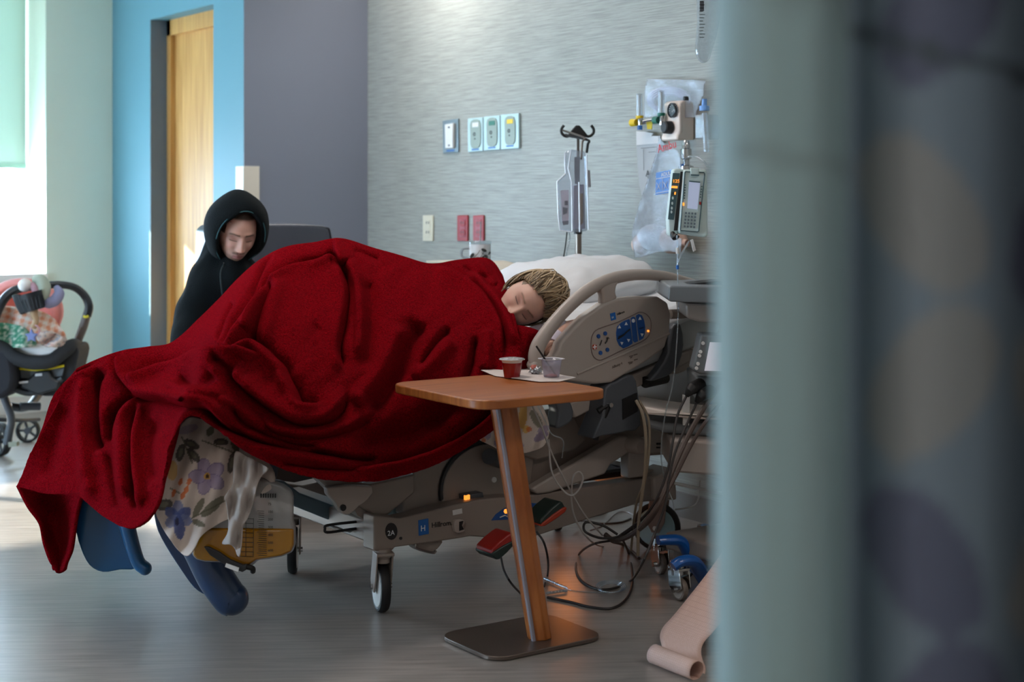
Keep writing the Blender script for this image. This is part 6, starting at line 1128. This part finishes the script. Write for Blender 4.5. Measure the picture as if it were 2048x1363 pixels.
# ------------------------------------------------------------ cables and tubes
CB = mat('brown_cable', '#4b3d37', .5); CD = mat('dark_cable', '#2b2726', .5); CO = mat('olive_cable', '#7a6c5a', .5); CW = mat('clear_tube', '#a7a19d', .3)
def fl(x, y, r): p = pz(x, y, r); return p
def cable(name, lab, pts, r, m_, cat_='cable', n=8):
    P = []
    for p in pts:
        if len(p) == 2: P.append(pz(p[0], p[1], r))
        else: q_ = pd(*p); q_.z = max(q_.z, r); P.append(q_)
    return tag(obj(name, tb(P, r, n, 6), m_), lab, cat_)
cable('cable', 'thick brown cable hanging from the recorder to the tangle on the floor', [(1440, 770, 4.95), (1405, 820, 4.93), (1372, 880, 4.9), (1345, 940, 4.85), (1315, 1010, 4.8), (1280, 1055, 4.85), (1250, 1075, 4.95), (1225, 1078, 5.0), (1210, 1068, 5.02)], .0085, CB)
cable('cable', 'second brown cable close beside the thick one', [(1446, 800, 4.96), (1415, 838, 4.95), (1385, 885, 4.94), (1352, 950, 4.9), (1325, 1000, 4.85), (1300, 1040, 4.86), (1265, 1068, 4.95), (1238, 1076, 5.02)], .0062, CB)
cable('cable', 'dark cable from the left black plug down in front of the bed head', [(1373, 791, 4.9), (1355, 830, 4.86), (1346, 880, 4.82), (1335, 940, 4.8), (1312, 1000, 4.8), (1280, 1040, 4.85), (1240, 1070, 4.98), (1222, 1082, 5.03)], .0042, CD)
cable('cable', 'dark cable from the right black plug sweeping down to the floor loop', [(1393, 806, 4.9), (1375, 845, 4.88), (1350, 905, 4.85), (1338, 960, 4.82), (1330, 1010, 4.8), (1310, 1065, 4.8), (1285, 1125, 4.75), (1262, 1160), (1230, 1175), (1195, 1177), (1165, 1162), (1152, 1138), (1158, 1108), (1185, 1088, 4.98), (1225, 1080, 5.02)], .0040, CD)
cable('cable', 'dark cable looping on the floor out to the post of the side table', [(1245, 1078, 5.0), (1257, 1105), (1264, 1140), (1264, 1172), (1250, 1200), (1222, 1216), (1180, 1213), (1140, 1203), (1095, 1194)], .0042, CD)
cable('cable', 'dark coil lying around the cable tie', [(1235, 1068, 5.0), (1205, 1050, 5.0), (1172, 1044, 5.0), (1170, 1062, 5.0), (1200, 1075, 4.98), (1235, 1073, 4.97), (1265, 1056, 4.95), (1300, 1020, 4.93)], .0042, CD)
cable('cable', 'olive cable pair draped over the bed head beside the pivot knob', [(1272, 800, 4.86), (1286, 830, 4.84), (1292, 880, 4.83), (1290, 940, 4.83), (1284, 990, 4.83), (1277, 1050, 4.85), (1276, 1110, 4.87)], .0052, CO)
cable('cable', 'olive cable nearest the arm post, hanging straight', [(1278, 800, 4.87), (1296, 835, 4.86), (1299, 890, 4.85), (1290, 960, 4.85), (1272, 1010, 4.9), (1262, 1100, 5.0)], .0040, CO)
cable('cable', 'short cut brown cable end on the floor', [(1225, 1082, 5.0), (1245, 1088), (1262, 1100), (1278, 1116)], .0060, CB)
cable('drip_tube', 'thin grey tube running from under the table down to the tangle', [(1062, 806, 4.72), (1082, 850, 4.75), (1105, 910, 4.78), (1138, 975, 4.82), (1170, 1030, 4.9), (1205, 1070, 5.0)], .0030, CW, 'tube')
cable('drip_tube', 'thin grey tube looping in front of the lift arm', [(1097, 878, 4.78), (1103, 940, 4.76), (1122, 975, 4.76), (1142, 990, 4.76), (1158, 978, 4.76), (1166, 955, 4.76), (1158, 943, 4.76), (1146, 955, 4.76), (1143, 1000, 4.8), (1152, 1040, 4.85), (1178, 1078, 4.95), (1205, 1092), (1232, 1084)], .0030, CW, 'tube')
cable('drip_tube', 'clear tube hanging beside the grey latch housing', [(1070, 800, 4.7), (1092, 845, 4.72), (1104, 868, 4.74), (1126, 880, 4.76), (1124, 915, 4.8)], .0022, CLP, 'tube')
cable('pedal_cable', 'black cable under the lower red pedal', [(1002, 1114, 4.62), (1008, 1140, 4.6), (1022, 1165, 4.6), (1042, 1187)], .0034, BLK)
cable('pedal_cable', 'black cable arching right of the table post', [(1073, 1062, 4.72), (1088, 1085, 4.7), (1096, 1120, 4.66), (1095, 1150), (1088, 1172)], .0034, BLK)
cable('cord', 'pale cord curling on the floor near the wall', [(1350, 1018, 5.6), (1380, 1014, 5.6), (1396, 1000, 5.6), (1400, 960, 5.6)], .003, WHT, 'cord'); cable('cord', 'thin brown cord on the floor under the bed frame', [(1120, 1046), (1160, 1040), (1200, 1046), (1240, 1044), (1262, 1036)], .0035, CB, 'cord')
cable('cord', 'fine grey cord arched on the floor behind the tangle', [(1180, 1060), (1205, 1050), (1235, 1024), (1262, 1026), (1285, 1045)], .0025, CW, 'cord')
# beaded tubing ends and the clear coil on the floor
for lab, A_, B_ in (('upper string of frosted connector beads on the floor', (1088, 1156), (1135, 1176)), ('lower string of frosted connector beads on the floor', (1092, 1186), (1132, 1180))):
    bm = bmesh.new(); a, b_ = pz(*A_, .007), pz(*B_, .007); tube(bm, [a.lerp(b_, t_) for t_ in (0, .5, 1)], .0025, 6)
    for k in range(6): lathe(bm, a.lerp(b_, k/6), (b_-a), [(0, .002), (.005, .0055), (.014, .0055), (.019, .002)], 10)
    tag(obj('connector_beads', bm, CLP), lab, 'connector')
bm = bmesh.new()
for k in range(4): tube(bm, [pz(1222+(30-3*k)*math.cos(a), 1172+(12-k)*math.sin(a)+k, .004+.004*k) for a in [q_*math.pi/8 for q_ in range(16)]], .0022, 6, 2, closed=True)
tag(obj('coiled_line', bm, CLP), 'small clear coiled line on the floor inside the cable loop', 'tube')
cable('line_tail', 'clear tail of tubing between the beads and the coiled line', [(1132, 1178), (1160, 1182), (1195, 1184), (1220, 1184)], .0018, CLP, 'tube')
# ------------------------------------------------------------ recorder paper spilling onto the floor
PAP = bpy.data.materials.new('chart_paper'); PAP.use_nodes = True; nt = PAP.node_tree; N = nt.nodes; L = nt.links; b = N['Principled BSDF']; b.inputs['Roughness'].default_value = .85
uvn = N.new('ShaderNodeUVMap'); br = N.new('ShaderNodeTexBrick'); br.offset = 0; br.inputs['Scale'].default_value = 14; br.inputs['Mortar Size'].default_value = .02; br.inputs['Color1'].default_value = lin('#d3b3a6'); br.inputs['Color2'].default_value = lin('#cfae9f'); br.inputs['Mortar'].default_value = lin('#b9958a'); br.inputs['Brick Width'].default_value = .6; br.inputs['Row Height'].default_value = .6
L.new(uvn.outputs[0], br.inputs['Vector']); L.new(br.outputs[0], b.inputs['Base Color'])
def spiral(c0, dirv_, n=26):
    out = []
    for k in range(n): a = math.radians(110-k*21); r_ = .020+.0004*k; out.append(c0+dirv_*(r_*math.cos(a))+Uv*(r_*math.sin(a)))
    return out
A0 = pz(1303, 1306, .024); B0 = pz(1388, 1340, .024); ax = (B0-A0).normalized(); nd = Vector((-ax.y, ax.x, 0)); nd = nd if nd.dot(Fv) > 0 else -nd
pa = spiral(A0, nd)[::-1]
tail = [pd(x, y, Z) for x, y, Z in ((1322, 1316, 4.29), (1328, 1302, 4.33), (1326, 1288, 4.38), (1325, 1272, 4.42), (1332, 1254, 4.46), (1350, 1232, 4.50), (1385, 1185, 4.60), (1420, 1135, 4.70), (1462, 1070, 4.80))]
path = cat(pa[:18:2], 3)+cat(tail, 5); wv_ = (B0-A0)
bm = bmesh.new(); uvl = bm.loops.layers.uv.new('UVMap'); R_ = grid(bm, [[p+wv_*(j/8)*1.0+ax*(.012*math.sin(i/9)) for j in range(9)] for i, p in enumerate(path)])
idx = {v: (i, j) for i, r_ in enumerate(R_) for j, v in enumerate(r_)}
for f in bm.faces:
    for l_ in f.loops: i, j = idx[l_.vert]; l_[uvl].uv = (i/len(path)*3, j/8)
tag(obj('chart_paper', bm, PAP, ang=180, solid=.0015), 'long strip of pinkish chart paper curling on the floor by the curtain', 'paper')
# ------------------------------------------------------------ the privacy curtain close to the camera
CUR = mat('curtain_fabric', '#ffffff', .85, var=.03, vcol=True, bump=.15, bscale=250)
cols = [(1430, 1.10), (1438, 1.03), (1475, .99), (1540, .97), (1600, .985), (1650, 1.0), (1690, 1.025), (1715, 1.035), (1760, 1.01), (1830, .985), (1900, .985), (1960, 1.02), (2010, 1.07), (2060, 1.08), (2120, 1.0), (2200, .98), (2300, 1.05), (2380, 1.06), (2460, .98)]
path = cat([Vector((x, z_*1000, 0)) for x, z_ in cols], 7); bm = bmesh.new(); cc_ = []; rows = []
def curc(x, y):
    teal = (.25, .365, .38); slate = (.145, .195, .245); tau = (.205, .22, .228); dk = (.085, .10, .155)
    if x < 1700:
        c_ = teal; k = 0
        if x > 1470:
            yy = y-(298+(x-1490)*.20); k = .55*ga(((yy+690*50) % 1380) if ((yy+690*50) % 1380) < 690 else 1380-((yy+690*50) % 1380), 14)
            k = max(k, .40*ga(x-1640+.02*y, 26)*.8, .25*ga(x-1500, 20)*.5)  # crease shading is painted into the teal cloth colour
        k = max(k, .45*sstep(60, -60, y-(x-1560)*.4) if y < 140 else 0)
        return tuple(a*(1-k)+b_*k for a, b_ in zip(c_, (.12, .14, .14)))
    c_ = slate; P_ = 1390
    for cx, cy, a, b_, an, col in ((1845, 425, 175, 105, 1.02, tau), (1862, 765, 170, 108, -1.0, tau), (1845, 1120, 175, 95, 1.02, dk), (1880, 1420, 160, 100, -.9, dk), (2120, 470, 150, 90, -1.1, dk), (2130, 800, 150, 90, 1.0, tau), (2120, 1150, 150, 90, -1.0, tau), (2380, 300, 170, 105, 1.0, tau), (2390, 900, 170, 105, -1.0, dk)):
        e = min(ell(x, y+P_*k_, cx, cy, a, b_, an) for k_ in (-2, -1, 0, 1, 2))
        if e < 1: c_ = col
    if abs(y-(60+(x-1700)*.27)) < 16: c_ = (.05, .07, .085)
    return c_
for j in range(0, 330):
    row = []
    for k, p in enumerate(path):
        z_ = .12+(2.56-.12)*j/329; Z = p.y/1000; hp = .012*math.sin(k/4.0)*(1-j/329)
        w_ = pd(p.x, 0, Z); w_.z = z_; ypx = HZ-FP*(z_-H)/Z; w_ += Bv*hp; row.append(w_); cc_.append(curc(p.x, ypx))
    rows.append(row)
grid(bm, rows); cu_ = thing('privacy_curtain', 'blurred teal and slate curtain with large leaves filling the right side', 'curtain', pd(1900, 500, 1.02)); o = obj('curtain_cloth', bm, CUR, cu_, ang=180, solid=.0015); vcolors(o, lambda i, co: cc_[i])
tr = obj('curtain_track', tb([Vector((pd(1400, 0, 1.1).x, pd(1400, 0, 1.1).y, 2.66)), Vector((pd(2500, 0, .95).x, pd(2500, 0, .95).y, 2.66))], .014, 10), WHITE, cu_); obj('track_hanger', tb([Vector((pd(1900, 0, 1.0).x, pd(1900, 0, 1.0).y, 2.66)), Vector((pd(1900, 0, 1.0).x, pd(1900, 0, 1.0).y, 2.75))], .008, 8), WHITE, cu_)
b2 = bmesh.new()
for k in range(6, len(path), 9): p = path[k]; w_ = pd(p.x, 0, p.y/1000); tube(b2, [Vector((w_.x, w_.y, 2.55)), Vector((w_.x, w_.y, 2.65))], .003, 6)
obj('hook', b2, STEEL, cu_)['kind'] = 'stuff'
